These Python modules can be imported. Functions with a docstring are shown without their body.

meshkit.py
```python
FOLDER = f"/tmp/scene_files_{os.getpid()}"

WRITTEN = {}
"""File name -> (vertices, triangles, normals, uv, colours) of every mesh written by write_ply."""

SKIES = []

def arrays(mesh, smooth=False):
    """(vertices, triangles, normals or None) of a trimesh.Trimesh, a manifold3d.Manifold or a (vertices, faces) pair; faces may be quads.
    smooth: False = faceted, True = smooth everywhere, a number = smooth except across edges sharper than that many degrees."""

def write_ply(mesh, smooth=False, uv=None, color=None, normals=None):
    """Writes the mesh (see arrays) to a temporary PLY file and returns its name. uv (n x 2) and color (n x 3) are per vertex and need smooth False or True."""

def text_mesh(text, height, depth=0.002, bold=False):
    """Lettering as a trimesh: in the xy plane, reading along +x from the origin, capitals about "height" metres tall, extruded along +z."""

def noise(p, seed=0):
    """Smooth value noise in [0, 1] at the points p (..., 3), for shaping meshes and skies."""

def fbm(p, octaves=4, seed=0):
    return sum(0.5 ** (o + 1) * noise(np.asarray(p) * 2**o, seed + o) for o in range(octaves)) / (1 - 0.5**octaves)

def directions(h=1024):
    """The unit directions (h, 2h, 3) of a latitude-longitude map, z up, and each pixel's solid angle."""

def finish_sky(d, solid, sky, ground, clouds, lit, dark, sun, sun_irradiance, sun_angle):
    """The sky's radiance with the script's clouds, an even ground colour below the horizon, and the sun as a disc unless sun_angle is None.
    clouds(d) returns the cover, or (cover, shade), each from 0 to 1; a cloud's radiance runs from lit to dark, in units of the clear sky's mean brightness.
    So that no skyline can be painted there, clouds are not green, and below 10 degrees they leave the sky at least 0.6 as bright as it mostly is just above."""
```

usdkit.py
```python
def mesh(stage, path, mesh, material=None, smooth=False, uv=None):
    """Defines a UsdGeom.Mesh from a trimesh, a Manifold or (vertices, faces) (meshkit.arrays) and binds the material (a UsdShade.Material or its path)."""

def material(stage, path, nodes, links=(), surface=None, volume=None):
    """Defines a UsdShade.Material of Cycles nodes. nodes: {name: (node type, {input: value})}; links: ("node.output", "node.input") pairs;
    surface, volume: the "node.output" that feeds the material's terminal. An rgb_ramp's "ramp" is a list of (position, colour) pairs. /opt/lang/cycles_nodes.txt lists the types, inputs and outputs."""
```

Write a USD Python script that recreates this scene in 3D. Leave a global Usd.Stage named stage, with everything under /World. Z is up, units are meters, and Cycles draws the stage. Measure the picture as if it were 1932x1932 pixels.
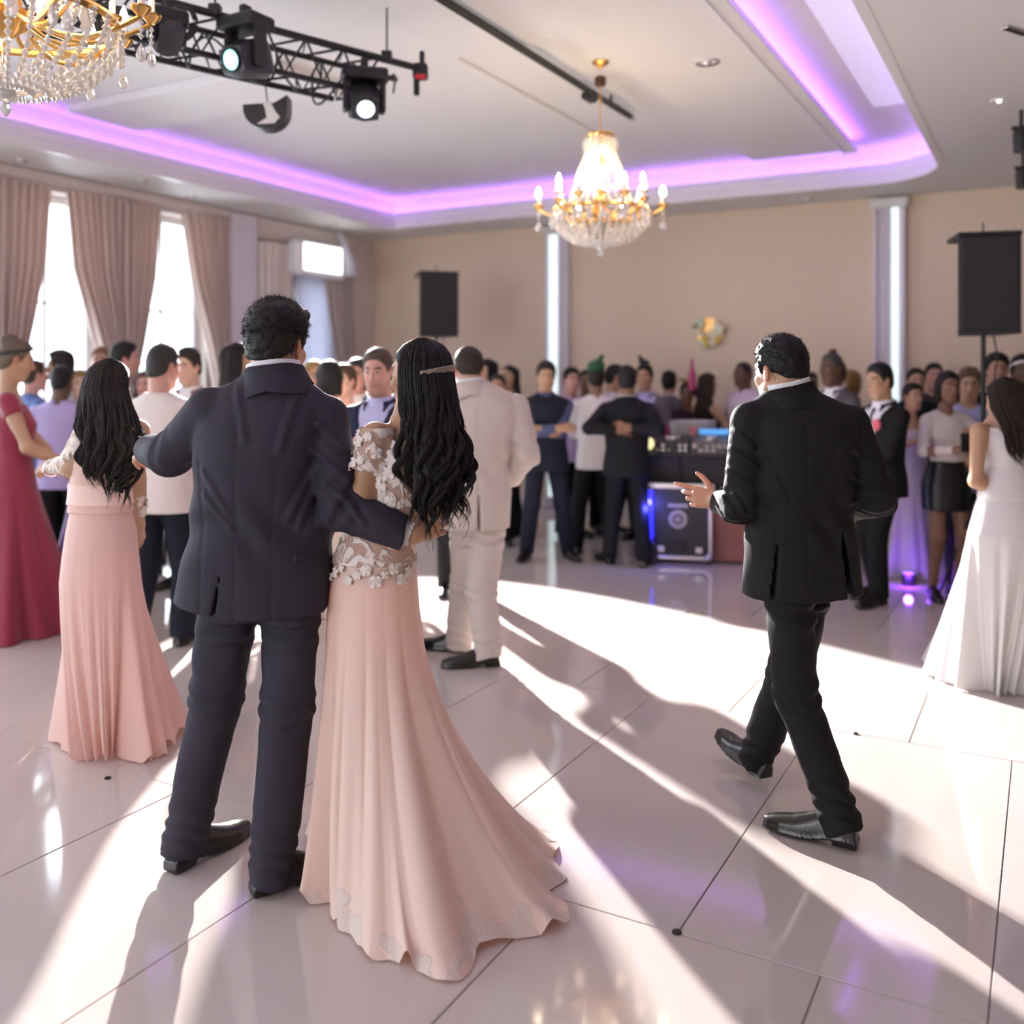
import math, random
import numpy as np
import trimesh
import manifold3d
from pxr import Usd, UsdGeom, UsdLux, UsdShade, Gf, Sdf, Vt
import usdkit, meshkit

stage = Usd.Stage.CreateInMemory()
UsdGeom.SetStageUpAxis(stage, 'Z'); UsdGeom.SetStageMetersPerUnit(stage, 1.0)
world = UsdGeom.Xform.Define(stage, '/World'); stage.SetDefaultPrim(world.GetPrim())
rng = np.random.default_rng(7)
PI = math.pi
KEY, WINL, REARL, LED, CHAND = 185000.0, 5.6, 5.0, 17.0, 45.0      # lamp beam, daylight in the windows, added rear fill, cove strips, chandeliers

# ---------------------------------------------------------------- camera, sky, lights, exposure
F = 1817.0                      # focal length in pixels of the 1932 px frame
HOR, CX, EYE = 710.0, 966.0, 1.6  # horizon row, principal column, camera height
cam = UsdGeom.Camera.Define(stage, '/World/camera')
cam.AddTranslateOp().Set(Gf.Vec3d(0, 0, EYE)); cam.AddRotateXOp().Set(90.0)
cam.CreateHorizontalApertureAttr(36.0); cam.CreateVerticalApertureAttr(36.0)
cam.CreateFocalLengthAttr(36.0 * F / 1932)
cam.CreateVerticalApertureOffsetAttr(-(966 - HOR) / 1932 * 36.0)
cam.CreateFStopAttr(1.3); cam.CreateFocusDistanceAttr(3.3)
cam.CreateClippingRangeAttr(Gf.Vec2f(0.05, 200))
cam.CreateExposureAttr(-0.12)

TH = math.radians(29.1)
BX, BY, AX, AY = math.cos(TH), -math.sin(TH), math.sin(TH), math.cos(TH)   # along the back wall; along the window wall
C0 = np.array([-1.867, 13.0])                                             # corner of the window wall and the back wall
HS, HU = 3.425, 3.80                                                       # soffit, upper ceiling


def W(p, q, z=0.0):
    """Room coordinates (p along the back wall, q from it towards the camera) to world."""
    p, q, z = np.broadcast_arrays(np.asarray(p, float), np.asarray(q, float), np.asarray(z, float))
    return np.stack([C0[0] + p * BX - q * AX, C0[1] + p * BY - q * AY, z], -1)


def light_attr(l, color, intensity, **kw):
    l.CreateColorAttr(Gf.Vec3f(*color)); l.CreateIntensityAttr(float(intensity))


dome = UsdLux.DomeLight.Define(stage, '/World/sky')
SUN_PQ = (0.14, 1.40, 3.00)     # the white lamp unit high on the window wall
_s = W(SUN_PQ[0] + .16, SUN_PQ[1], SUN_PQ[2])


def aim(xf, src, dst):
    d = np.asarray(dst, float) - np.asarray(src, float); d /= np.linalg.norm(d)
    up = np.array([0, 0, 1.0]) if abs(d[2]) < .95 else np.array([0, 1.0, 0])
    x = np.cross(d, up); x /= np.linalg.norm(x); y = np.cross(x, d)
    m = Gf.Matrix4d(*[float(v) for v in (*x, 0, *y, 0, *-d, 0, *src, 1)])
    xf.AddTransformOp().Set(m)


key = UsdLux.SphereLight.Define(stage, '/World/lamp_beam')
key.CreateRadiusAttr(0.06); light_attr(key, (1.0, 0.97, 0.95), KEY)
_sh = UsdLux.ShapingAPI.Apply(key.GetPrim()); _sh.CreateShapingConeAngleAttr(17.0); _sh.CreateShapingConeSoftnessAttr(0.03)
_az = math.radians(17.5); _t = _s + np.array([math.sin(_az), -math.cos(_az), -math.tan(math.radians(18.5))])
aim(key, _s, _t)
WIN_Q = [3.45 + 1.33 * k for k in range(10)]           # window centres along the window wall
for k, q in enumerate(WIN_Q):
    r = UsdLux.RectLight.Define(stage, '/World/daylight_%03d' % k)
    r.CreateWidthAttr(0.96); r.CreateHeightAttr(2.8); light_attr(r, (0.93, 0.97, 1.0), WINL)
    aim(r, W(-0.32, q, 1.75), W(3, q, 1.75))
for k, p in enumerate([1.5, 3.8, 6.1]):     # added fill lights in the unseen wall behind the camera
    r = UsdLux.RectLight.Define(stage, '/World/added_rear_fill_%03d' % k)
    r.CreateWidthAttr(1.5); r.CreateHeightAttr(2.7); light_attr(r, (1.0, 0.95, 0.92), REARL)
    aim(r, W(p, 17.3, 1.7), W(p, 10, 1.7))

# ---------------------------------------------------------------- helpers
used = {}


def numbered(path):
    n = used.get(path, 0); used[path] = n + 1
    return path if n == 0 else '%s_%03d' % (path, n)


def tag(o, label=None, cat=None, group=None, kind=None):
    o = o.GetPrim() if hasattr(o, 'GetPrim') else o
    for k, v in (('label', label), ('category', cat), ('group', group), ('kind', kind)):
        if v: o.SetCustomDataByKey(k, v)
    return o


def thing(name, label, cat, loc=(0, 0, 0), rotz=0, group=None, kind=None):
    x = UsdGeom.Xform.Define(stage, numbered('/World/' + name))
    x.AddTranslateOp().Set(Gf.Vec3d(*[float(v) for v in loc]))
    if rotz: x.AddRotateZOp().Set(float(rotz))
    tag(x, label, cat, group, kind)
    return x


def obj(name, mesh, m, parent=None, smooth=30, tint=None):
    base = str(parent.GetPath()) if parent is not None else '/World'
    o = usdkit.mesh(stage, numbered(base + '/' + name), mesh, m, smooth=smooth)
    if tint is not None:
        t = np.asarray(tint, np.float32)
        pv = UsdGeom.PrimvarsAPI(o).CreatePrimvar('tint', Sdf.ValueTypeNames.Color3fArray, 'vertex' if t.ndim == 2 and len(t) > 1 else 'constant')
        pv.Set(Vt.Vec3fArray.FromNumpy(t.reshape(-1, 3)))
    return o


def struct(name, mesh, m, smooth=False):
    return tag(obj(name, mesh, m, None, smooth), kind='structure')


def cat(parts):
    return trimesh.util.concatenate([p for p in parts if p is not None])


def box(x0, x1, y0, y1, z0, z1, bev=0):
    if bev:
        b = min(bev, .49 * min(x1 - x0, y1 - y0, z1 - z0))
        pts = []
        for sx in (0, 1):
            for sy in (0, 1):
                for sz in (0, 1):
                    c = np.array([x0 if sx == 0 else x1, y0 if sy == 0 else y1, z0 if sz == 0 else z1], float)
                    s = np.array([1 if sx == 0 else -1, 1 if sy == 0 else -1, 1 if sz == 0 else -1])
                    for k in range(3):
                        d = s * b; d[k] = 0
                        pts.append(c + d)
        return trimesh.convex.convex_hull(np.array(pts))
    m = trimesh.creation.box([x1 - x0, y1 - y0, z1 - z0])
    m.apply_translation([(x0 + x1) / 2, (y0 + y1) / 2, (z0 + z1) / 2])
    return m


def toroom(m):
    v = np.array(m.vertices)
    return trimesh.Trimesh(W(v[:, 0], v[:, 1], v[:, 2]), np.array(m.faces)[:, ::-1], process=False)


def rbox(p0, p1, q0, q1, z0, z1, bev=0):
    return toroom(box(p0, p1, q0, q1, z0, z1, bev))


def tube(pts, r, sides=8, closed=False):
    p = np.asarray(pts, float); n = len(p)
    t = (np.roll(p, -1, 0) - np.roll(p, 1, 0)) if closed else np.gradient(p, axis=0)
    t /= np.linalg.norm(t, axis=1, keepdims=True) + 1e-12
    ref = np.array([0, 0, 1.0]) if np.abs(t[:, 2]).mean() < .8 else np.array([1.0, 0.1, 0])
    a = np.cross(t, ref); a /= np.linalg.norm(a, axis=1, keepdims=True) + 1e-12
    b = np.cross(t, a); ang = np.arange(sides) * 2 * PI / sides
    rr = np.broadcast_to(r, (n,))[:, None, None]
    v = (p[:, None] + rr * (np.cos(ang)[None, :, None] * a[:, None] + np.sin(ang)[None, :, None] * b[:, None])).reshape(-1, 3)
    f = []
    m = n if closed else n - 1
    i, j = np.meshgrid(np.arange(m), np.arange(sides), indexing='ij')
    i2, j2 = (i + 1) % n, (j + 1) % sides
    q = np.stack([i * sides + j, i2 * sides + j, i2 * sides + j2, i * sides + j2], -1).reshape(-1, 4)
    f = np.vstack([q[:, [0, 1, 2]], q[:, [0, 2, 3]]])
    if not closed:
        v = np.vstack([v, p[:1], p[-1:]]); c0, c1 = len(v) - 2, len(v) - 1
        k = np.arange(sides); k2 = (k + 1) % sides
        f = np.vstack([f, np.stack([np.full(sides, c0), k, k2], 1), np.stack([np.full(sides, c1), (n - 1) * sides + k2, (n - 1) * sides + k], 1)])
    return trimesh.Trimesh(v, f, process=False)


def lathe(profile, n=24, c=(0, 0, 0)):
    pr = np.asarray(profile, float)
    ang = np.arange(n) * 2 * PI / n
    v = np.stack([pr[:, None, 0] * np.cos(ang), pr[:, None, 0] * np.sin(ang), np.broadcast_to(pr[:, None, 1], (len(pr), n))], -1).reshape(-1, 3)
    i, j = np.meshgrid(np.arange(len(pr) - 1), np.arange(n), indexing='ij'); j2 = (j + 1) % n
    q = np.stack([i * n + j, i * n + j2, (i + 1) * n + j2, (i + 1) * n + j], -1).reshape(-1, 4)
    return trimesh.Trimesh(v + np.asarray(c, float), np.vstack([q[:, [0, 1, 2]], q[:, [0, 2, 3]]]), process=False)


def cyl(a, b, r, n=12):
    return tube([a, b], r, n)


def ball(c, r, n=1):
    m = trimesh.creation.icosphere(n, 1.0); m.apply_scale(r); m.apply_translation(c)
    return m


# ---------------------------------------------------------------- materials
mats = {}


def M(name, color=(.8, .8, .8), rough=.5, metal=0, bump=0, bscale=60, emit=None, estr=0, sheen=0, coat=0, tintvar=0, tscale=8, **kw):
    if name in mats: return mats[name]
    nodes = {'p': ('principled_bsdf', {'base_color': color, 'roughness': rough, 'metallic': metal, **kw})}
    links = []
    if emit is not None:
        nodes['p'][1].update({'emission_color': emit, 'emission_strength': estr})
    if sheen: nodes['p'][1].update({'sheen_weight': sheen, 'sheen_roughness': .4})
    if coat: nodes['p'][1].update({'coat_weight': coat, 'coat_roughness': .05})
    if bump or tintvar:
        nodes['tc'] = ('texture_coordinate', {})
        if bump:
            nodes['n'] = ('noise_texture', {'scale': bscale, 'detail': 3.0, 'roughness': .6})
            nodes['b'] = ('bump', {'strength': bump, 'distance': .01})
            links += [('tc.object', 'n.vector'), ('n.fac', 'b.height'), ('b.normal', 'p.normal')]
        if tintvar:
            c = np.array(color)
            nodes['n2'] = ('noise_texture', {'scale': tscale, 'detail': 4.0})
            nodes['r'] = ('rgb_ramp', {'ramp': [(.3, tuple(c * (1 - tintvar))), (.7, tuple(np.minimum(1, c * (1 + tintvar))))]})
            links += [('tc.object', 'n2.vector'), ('n2.fac', 'r.fac'), ('r.color', 'p.base_color')]
    mats[name] = usdkit.material(stage, '/World/Looks/' + name, nodes, links, surface='p.BSDF')
    return mats[name]


def Mtint(name, rough=.5, sss=0, bump=0, bscale=200, **kw):
    """Colour read from the mesh's own 'tint' attribute."""
    if name in mats: return mats[name]
    nodes = {'a': ('attribute', {'attribute': 'tint'}), 'p': ('principled_bsdf', {'roughness': rough, **kw})}
    links = [('a.color', 'p.base_color')]
    if sss: nodes['p'][1].update({'subsurface_weight': sss, 'subsurface_scale': .006})
    if bump:
        nodes['tc'] = ('texture_coordinate', {})
        nodes['n'] = ('noise_texture', {'scale': bscale, 'detail': 2.0})
        nodes['b'] = ('bump', {'strength': bump, 'distance': .004})
        links += [('tc.object', 'n.vector'), ('n.fac', 'b.height'), ('b.normal', 'p.normal')]
    mats[name] = usdkit.material(stage, '/World/Looks/' + name, nodes, links, surface='p.BSDF')
    return mats[name]


def cloth(name, color, rough=.75, bump=.25, bscale=260, trans=0, sheen=.2, spec=.5):
    """Woven cloth; trans > 0 lets light through thin fabric."""
    if name in mats: return mats[name]
    nodes = {'tc': ('texture_coordinate', {}), 'n': ('noise_texture', {'scale': bscale, 'detail': 2.0}),
             'n2': ('noise_texture', {'scale': 9.0, 'detail': 3.0}), 'm': ('mix_float', {'fac': .12}),
             'b': ('bump', {'strength': bump, 'distance': .003}),
             'p': ('principled_bsdf', {'base_color': color, 'roughness': rough, 'sheen_weight': sheen, 'sheen_roughness': .5, 'specular_ior_level': .22 if sum(color) < .3 else spec})}
    links = [('tc.object', 'n.vector'), ('tc.object', 'n2.vector'), ('n.fac', 'm.a'), ('n2.fac', 'm.b'), ('m.result', 'b.height'), ('b.normal', 'p.normal')]
    surf = 'p.BSDF'
    if trans:
        nodes['t'] = ('translucent_bsdf', {'color': color}); nodes['x'] = ('mix_closure', {'fac': trans})
        links += [('p.BSDF', 'x.closure1'), ('t.BSDF', 'x.closure2')]; surf = 'x.closure'
    mats[name] = usdkit.material(stage, '/World/Looks/' + name, nodes, links, surface=surf)
    return mats[name]


usdkit.material(stage, '/World/Looks/overcast_sky', {'b': ('background_shader', {'color': (.80, .90, 1.0), 'strength': 4.5})}, surface='b.background')
UsdShade.MaterialBindingAPI.Apply(dome.GetPrim()).Bind(UsdShade.Material.Get(stage, '/World/Looks/overcast_sky'))
dome.CreateIntensityAttr(1.0)

m_ceil = M('ceiling_paint', (.80, .78, .775), .6, bump=.05, bscale=30)
m_white = M('white_gloss_paint', (.82, .80, .79), .35)
m_beige = M('beige_wall_paint', (.79, .645, .49), .6, bump=.08, bscale=40)
m_left = M('pale_wall_paint', (.72, .64, .60), .6, bump=.08, bscale=40)
m_lilac = M('lilac_white_paint', (.78, .73, .80), .4)
m_led = M('violet_led', (.2, .1, .3), .5, emit=(.42, .16, 1.0), estr=LED)
m_black = M('black_metal', (.012, .012, .014), .45, bump=.1)
m_dark = M('dark_plastic', (.03, .03, .035), .4)
m_alu = M('aluminium', (.72, .70, .72), .3, 1.0)
m_gold = M('polished_gold', (.85, .52, .18), .25, 1.0)
m_glass = mats['crystal'] = usdkit.material(stage, '/World/Looks/crystal', {'p': ('principled_bsdf', {'base_color': (1, .99, .97), 'roughness': .03, 'ior': 1.5, 'transmission_weight': .55, 'specular_ior_level': .8})}, surface='p.BSDF')
m_bulb = M('lit_bulb', (1, .9, .7), .4, emit=(1.0, .80, .50), estr=40)
m_joint = M('tile_joint', (.27, .235, .23), .6)

# floor tiles: glossy porcelain in four close tones
m_tiles = []
for k, c in enumerate([(.60, .525, .49), (.615, .54, .505), (.59, .52, .495), (.605, .53, .49)]):
    m_tiles.append(M('porcelain_tile_%d' % k, c, .07, tintvar=.03, tscale=1.2, specular_ior_level=.75))


def panel(m0, name):
    return m0


# ---------------------------------------------------------------- the room
struct('floor', rbox(-.3, 13.2, -.3, 17.4, -.12, -.006), m_joint)
fl = stage.GetPrimAtPath('/World/floor')
TW, TL = .80, 1.867
dot1 = np.array([.475, 2.766])                       # a joint crossing seen in the photograph
_d = dot1 - C0; P0, Q0 = _d[0] * BX + _d[1] * BY, -(_d[0] * AX + _d[1] * AY)
ntile = 0
for i in range(-8, 12):
    q1 = Q0 - i * TL; q0 = q1 - TL
    if q1 < .05 or q0 > 12.3: continue
    off = (i % 2) * TW / 2
    for k in range(-20, 22):
        p0 = P0 + off + k * TW
        if p0 + TW < 0.02 or p0 > 12.9: continue
        c = W(p0 + TW / 2, (q0 + q1) / 2)
        if c[1] < 1.0 or abs(c[0]) > .72 * c[1] + 1.2: continue
        a0, a1, b0, b1 = max(p0, 0) + .002, min(p0 + TW, 13) - .002, max(q0, 0.0) + .002, min(q1, 12.5) - .002
        if a1 - a0 < .02 or b1 - b0 < .02: continue
        dz = float(rng.uniform(-.0004, .0004))
        obj('tile', rbox(a0, a1, b0, b1, -.01, dz, .0015), m_tiles[int(rng.integers(4))], fl, smooth=False); ntile += 1
# small dark floor sockets sitting on the joints
for (u, v, r, lab) in ((1277, 1760, .014, 'small round black floor plug nearest the camera'), (1614, 1385, .012, 'small round black floor plug behind the walking man in black'), (203, 1469, .013, 'small round black floor plug beside the pink gown on the left')):
    d = EYE * F / (v - HOR)
    o = tag(obj('floor_plug', lathe([(0, .007), (r * .7, .007), (r, .004), (r, .0002), (0, .0002)][::-1], 20, ((u - CX) / F * d, d, .0005)), m_black, smooth=40), lab, 'floor plug')

# left (window) wall with openings
def wall_with_openings(q0, q1, z1, holes, p0=-.3, p1=0):
    parts, q = [], q0
    for (a, b, za, zb) in sorted(holes):
        if a > q: parts.append(rbox(p0, p1, q, a, 0, z1))
        parts.append(rbox(p0, p1, a, b, 0, za)); parts.append(rbox(p0, p1, a, b, zb, z1)); q = b
    parts.append(rbox(p0, p1, q, q1, 0, z1))
    return cat(parts)


holes = [(q - .48, q + .48, .35, 3.27) for q in WIN_Q] + [(.95, 1.55, .35, 2.75)]
struct('wall_left', wall_with_openings(-.3, 17.4, HU + .2, holes), m_left)
struct('wall_back', rbox(-.3, 13.2, -.3, 0, 0, HU + .2), m_beige)
struct('wall_right', rbox(12.9, 13.2, -.3, 17.4, 0, HU + .2), M('bounce_cut_umber', (.30, .22, .15), .6))  # unseen wall, coloured dark to cut the bounce on the right side
# unseen rear wall, openings made for the added fill lights
parts, p = [], -.3
for c in [1.5, 3.8, 6.1]:
    parts += [rbox(p, c - .75, 17.0, 17.3, 0, HU + .2), rbox(c - .75, c + .75, 17.0, 17.3, 0, .3), rbox(c - .75, c + .75, 17.0, 17.3, 3.1, HU + .2)]; p = c + .75
parts.append(rbox(p, 13.2, 17.0, 17.3, 0, HU + .2))
struct('wall_rear', cat(parts), m_left)
struct('baseboard_back', rbox(.02, 12.9, 0, .018, 0, .11, .004), m_white)
struct('baseboard_left', rbox(0, .018, .02, 2.2, 0, .11, .004), m_white)

# windows: white frames with mullions and panes
m_pane = mats['window_pane'] = usdkit.material(stage, '/World/Looks/window_pane', {'f': ('fresnel', {'IOR': 1.3}), 't': ('transparent_bsdf', {'color': (.97, .985, 1)}), 'g': ('glossy_bsdf', {'roughness': .02}), 'x': ('mix_closure', {})},
                                               [('f.fac', 'x.fac'), ('t.BSDF', 'x.closure1'), ('g.BSDF', 'x.closure2')], surface='x.closure')
m_frame = M('window_frame_white', (.85, .85, .86), .4)
for k, q in enumerate([1.25] + WIN_Q):
    w, z0, z1 = (.30, .35, 2.75) if k == 0 else (.48, .35, 3.27)
    t = thing('window', None, None, W(0, q, 0), kind='structure'); t.AddRotateZOp().Set(-29.1)
    L = lambda p0, p1, a, b, c, d: box(p0, p1, a, b, c, d, .004)      # local x = p, local y = -q
    fr = cat([L(-.2, -.12, -w, -w + .06, z0, z1), L(-.2, -.12, w - .06, w, z0, z1), L(-.2, -.12, -w, w, z0, z0 + .07), L(-.2, -.12, -w, w, z1 - .07, z1)])
    obj('window_frame', fr, m_frame, t)
    obj('mullion', L(-.185, -.135, -.018, .018, z0 + .07, z1 - .07), m_frame, t)
    obj('transom', L(-.185, -.135, -w + .06, w - .06, 2.26, 2.29), m_frame, t)
    for s in (-1, 1):
        a, b = (-w + .06, -.03) if s < 0 else (.03, w - .06)
        obj('pane', box(-.163, -.157, a, b, z0 + .07, 2.25), m_pane, t, smooth=False)
        obj('pane', box(-.163, -.157, a, b, 2.30, z1 - .07), m_pane, t, smooth=False)
    obj('window_sill', L(-.14, .05, -w - .05, w + .05, z0 - .04, z0), m_frame, t)

# ---------------------------------------------------------------- ceiling, cove, pilasters
from shapely.geometry import Polygon, box as sbox
R = .68; P_L, Q_B, P_R = .87, .757, 7.12
arc = [(P_R - R + R * math.sin(t), Q_B + R - R * math.cos(t)) for t in np.linspace(0, PI / 2, 14)]
path = [(P_L, 16.9), (P_L, Q_B)] + arc + [(P_R, 16.9)]


def offset_path(o):
    """The tray outline moved outward (towards the walls) by o."""
    r = R + o
    a = [(P_R - R + r * math.sin(t), Q_B + R - r * math.cos(t)) for t in np.linspace(0, PI / 2, 14)]
    return np.array([(P_L - o, 16.9), (P_L - o, Q_B - o)] + a + [(P_R + o, 16.9)])


def sweep(profile):
    rings = np.stack([np.concatenate([offset_path(o), np.full((len(path), 1), z)], 1) for o, z in profile], 1)
    n, m = rings.shape[:2]
    i, j = np.meshgrid(np.arange(n - 1), np.arange(m), indexing='ij'); j2 = (j + 1) % m
    q = np.stack([i * m + j, (i + 1) * m + j, (i + 1) * m + j2, i * m + j2], -1).reshape(-1, 4)
    v = rings.reshape(-1, 3)
    t = trimesh.Trimesh(W(v[:, 0], v[:, 1], v[:, 2]), np.vstack([q[:, [0, 1, 2]], q[:, [0, 2, 3]]]), process=False)
    return t


struct('ceiling', rbox(-.3, 13.2, -.3, 17.4, HU, HU + .15), m_ceil)
outer = Polygon([(-.02, -.02), (12.95, -.02), (12.95, 17.1), (-.02, 17.1)])
tray = Polygon([(P_L - .02, 17.2)] + [tuple(x) for x in offset_path(.02)][1:-1] + [(P_R + .02, 17.2)])
sof = trimesh.creation.extrude_polygon(outer.difference(tray), .05, engine='earcut'); sof.apply_translation([0, 0, HS + .004])
ceil = stage.GetPrimAtPath('/World/ceiling')
obj('soffit', toroom(sof), m_ceil, ceil, smooth=False)
struct('trim', sweep([(0, HS), (0, HS + .08), (.015, HS + .09), (.015, HS + .15), (.035, HS + .17), (.035, HS + .20), (.06, HS + .20), (.06, HS + .165), (.16, HS + .165), (.16, HU), (.22, HU), (.22, HS + .055), (.06, HS + .055), (.06, HS)]), m_white, smooth=35)
obj('led_strip', sweep([(.09, HS + .166), (.09, HS + .181), (.115, HS + .181), (.115, HS + .166)]), m_led, stage.GetPrimAtPath('/World/trim'), smooth=False)

# dropped slab with its own violet edge, and shallow panels of the upper ceiling
t = tag(obj('ceiling_slab', rbox(5.43, 6.29, 1.10, 16.9, HU - .10, HU - .001, .006), m_ceil, smooth=False), kind='structure')
obj('edge_moulding', cat([rbox(6.29, 6.40, 1.10, 16.9, HU - .125, HU - .105, .004), rbox(6.29, 6.31, 1.10, 16.9, HU - .135, HU - .10, .004), rbox(6.385, 6.41, 1.10, 16.9, HU - .13, HU - .075, .006)]), m_white, t, smooth=False)
obj('led_strip', rbox(6.335, 6.36, 1.12, 16.8, HU - .104, HU - .088), M('violet_led_strong', (.2, .1, .3), .5, emit=(.38, .11, 1.0), estr=LED * 1.7), t, smooth=False)
ap = offset_path(.02)
tag(obj('ceiling_panel', rbox(4.42, 5.40, 4.88, 16.9, HU - .03, HU - .001, .004), m_ceil, smooth=False), kind='structure')
tag(obj('ceiling_panel', rbox(1.02, 3.3, 4.70, 5.40, HU - .065, HU - .001, .004), m_ceil, smooth=False), kind='structure')
tag(obj('ceiling_panel', rbox(4.34, 4.40, 2.4, 16.9, HU - .014, HU - .001, .004), m_ceil, smooth=False), kind='structure')
tag(obj('pale_band', rbox(6.72, 6.98, 2.2, 14, HU - .02, HU - .002, .004), M('pale_band_glow', (.8, .8, .9), .5, emit=(.80, .72, 1.0), estr=.32), smooth=False), 'long pale glowing band in the violet ceiling recess', 'ceiling light')  # pale band with a weak emission of its own

# pilasters
m_glow = M('pilaster_glow', (.8, .85, .9), .5, emit=(.80, 1.0, .98), estr=1.0)
t = tag(obj('trim', rbox(0, .13, 2.32, 2.72, 0, HS - .01, .006), m_lilac, smooth=False), kind='structure')
for k, (p0, p1, s) in enumerate([(2.645, 2.95, 0), (6.40, 6.70, 1), (10.15, 10.45, 1)]):
    t = tag(obj('trim', cat([rbox(p0, p0 + .03, 0, .10, 0, HS - .01, .004), rbox(p1 - .03, p1, 0, .10, 0, HS - .01, .004), rbox(p0 + .03, p1 - .03, 0, .055, 0, HS - .01)]), m_lilac, smooth=False), kind='structure')
    a = (p0 + .04, p0 + .15) if s == 0 else (p0 + .17, p0 + .235)
    obj('glow_strip', rbox(a[0], a[1], .056, .066, .15, HS - .08), m_glow, t, smooth=False)
    obj('fluting', cat([rbox(x - .012, x + .012, .05, .075, .1, HS - .1, .004) for x in ((p0 + .19, p0 + .235, p0 + .265) if s == 0 else (p0 + .055, p0 + .10, p0 + .135))]), m_lilac, t, smooth=False)
    obj('capital', rbox(p0 - .03, p1 + .03, 0, .13, HS - .12, HS - .02, .01), m_white, t, smooth=False)
# cornice over the curtains, niche surround
tag(obj('trim', cat([rbox(0, .10, 2.76, 17, 3.27, HS - .005, .006), rbox(.10, .16, 2.76, 17, 3.33, HS - .005, .006)]), M('cornice_taupe', (.68, .60, .56), .5), smooth=False), kind='structure')
tag(obj('trim', cat([rbox(0, .09, .55, 2.30, 3.18, HS - .01, .006), rbox(.09, .13, .55, 2.30, 3.24, HS - .01, .006)]), m_left, smooth=False), kind='structure')
tag(obj('trim', cat([rbox(0, .03, .40, .45, .1, 3.1, .004), rbox(0, .03, .40, .75, 3.06, 3.1, .004)]), m_left, smooth=False), kind='structure')


# ---------------------------------------------------------------- curtains
def sheet(fn, nu, nv, th=.008):
    u, v = np.meshgrid(np.linspace(0, 1, nu), np.linspace(0, 1, nv), indexing='ij')
    pts = fn(u, v)
    du = np.gradient(pts, axis=0); dv = np.gradient(pts, axis=1)
    n = np.cross(du, dv); n /= np.linalg.norm(n, axis=2, keepdims=True) + 1e-9
    a, b = pts + n * th / 2, pts - n * th / 2
    i, j = np.meshgrid(np.arange(nu - 1), np.arange(nv - 1), indexing='ij')
    q = np.stack([i * nv + j, (i + 1) * nv + j, (i + 1) * nv + j + 1, i * nv + j + 1], -1).reshape(-1, 4)
    N = nu * nv
    f = [q[:, [0, 1, 2]], q[:, [0, 2, 3]], q[:, [2, 1, 0]] + N, q[:, [3, 2, 0]] + N]
    ring = np.concatenate([np.arange(nu) * nv, (nu - 1) * nv + np.arange(1, nv), (np.arange(nu - 2, -1, -1)) * nv + nv - 1, np.arange(nv - 2, 0, -1)])
    r2 = np.roll(ring, -1)
    f += [np.stack([ring, ring + N, r2], 1), np.stack([r2, ring + N, r2 + N], 1)]
    return trimesh.Trimesh(np.vstack([a.reshape(-1, 3), b.reshape(-1, 3)]), np.vstack(f), process=False)


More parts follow.
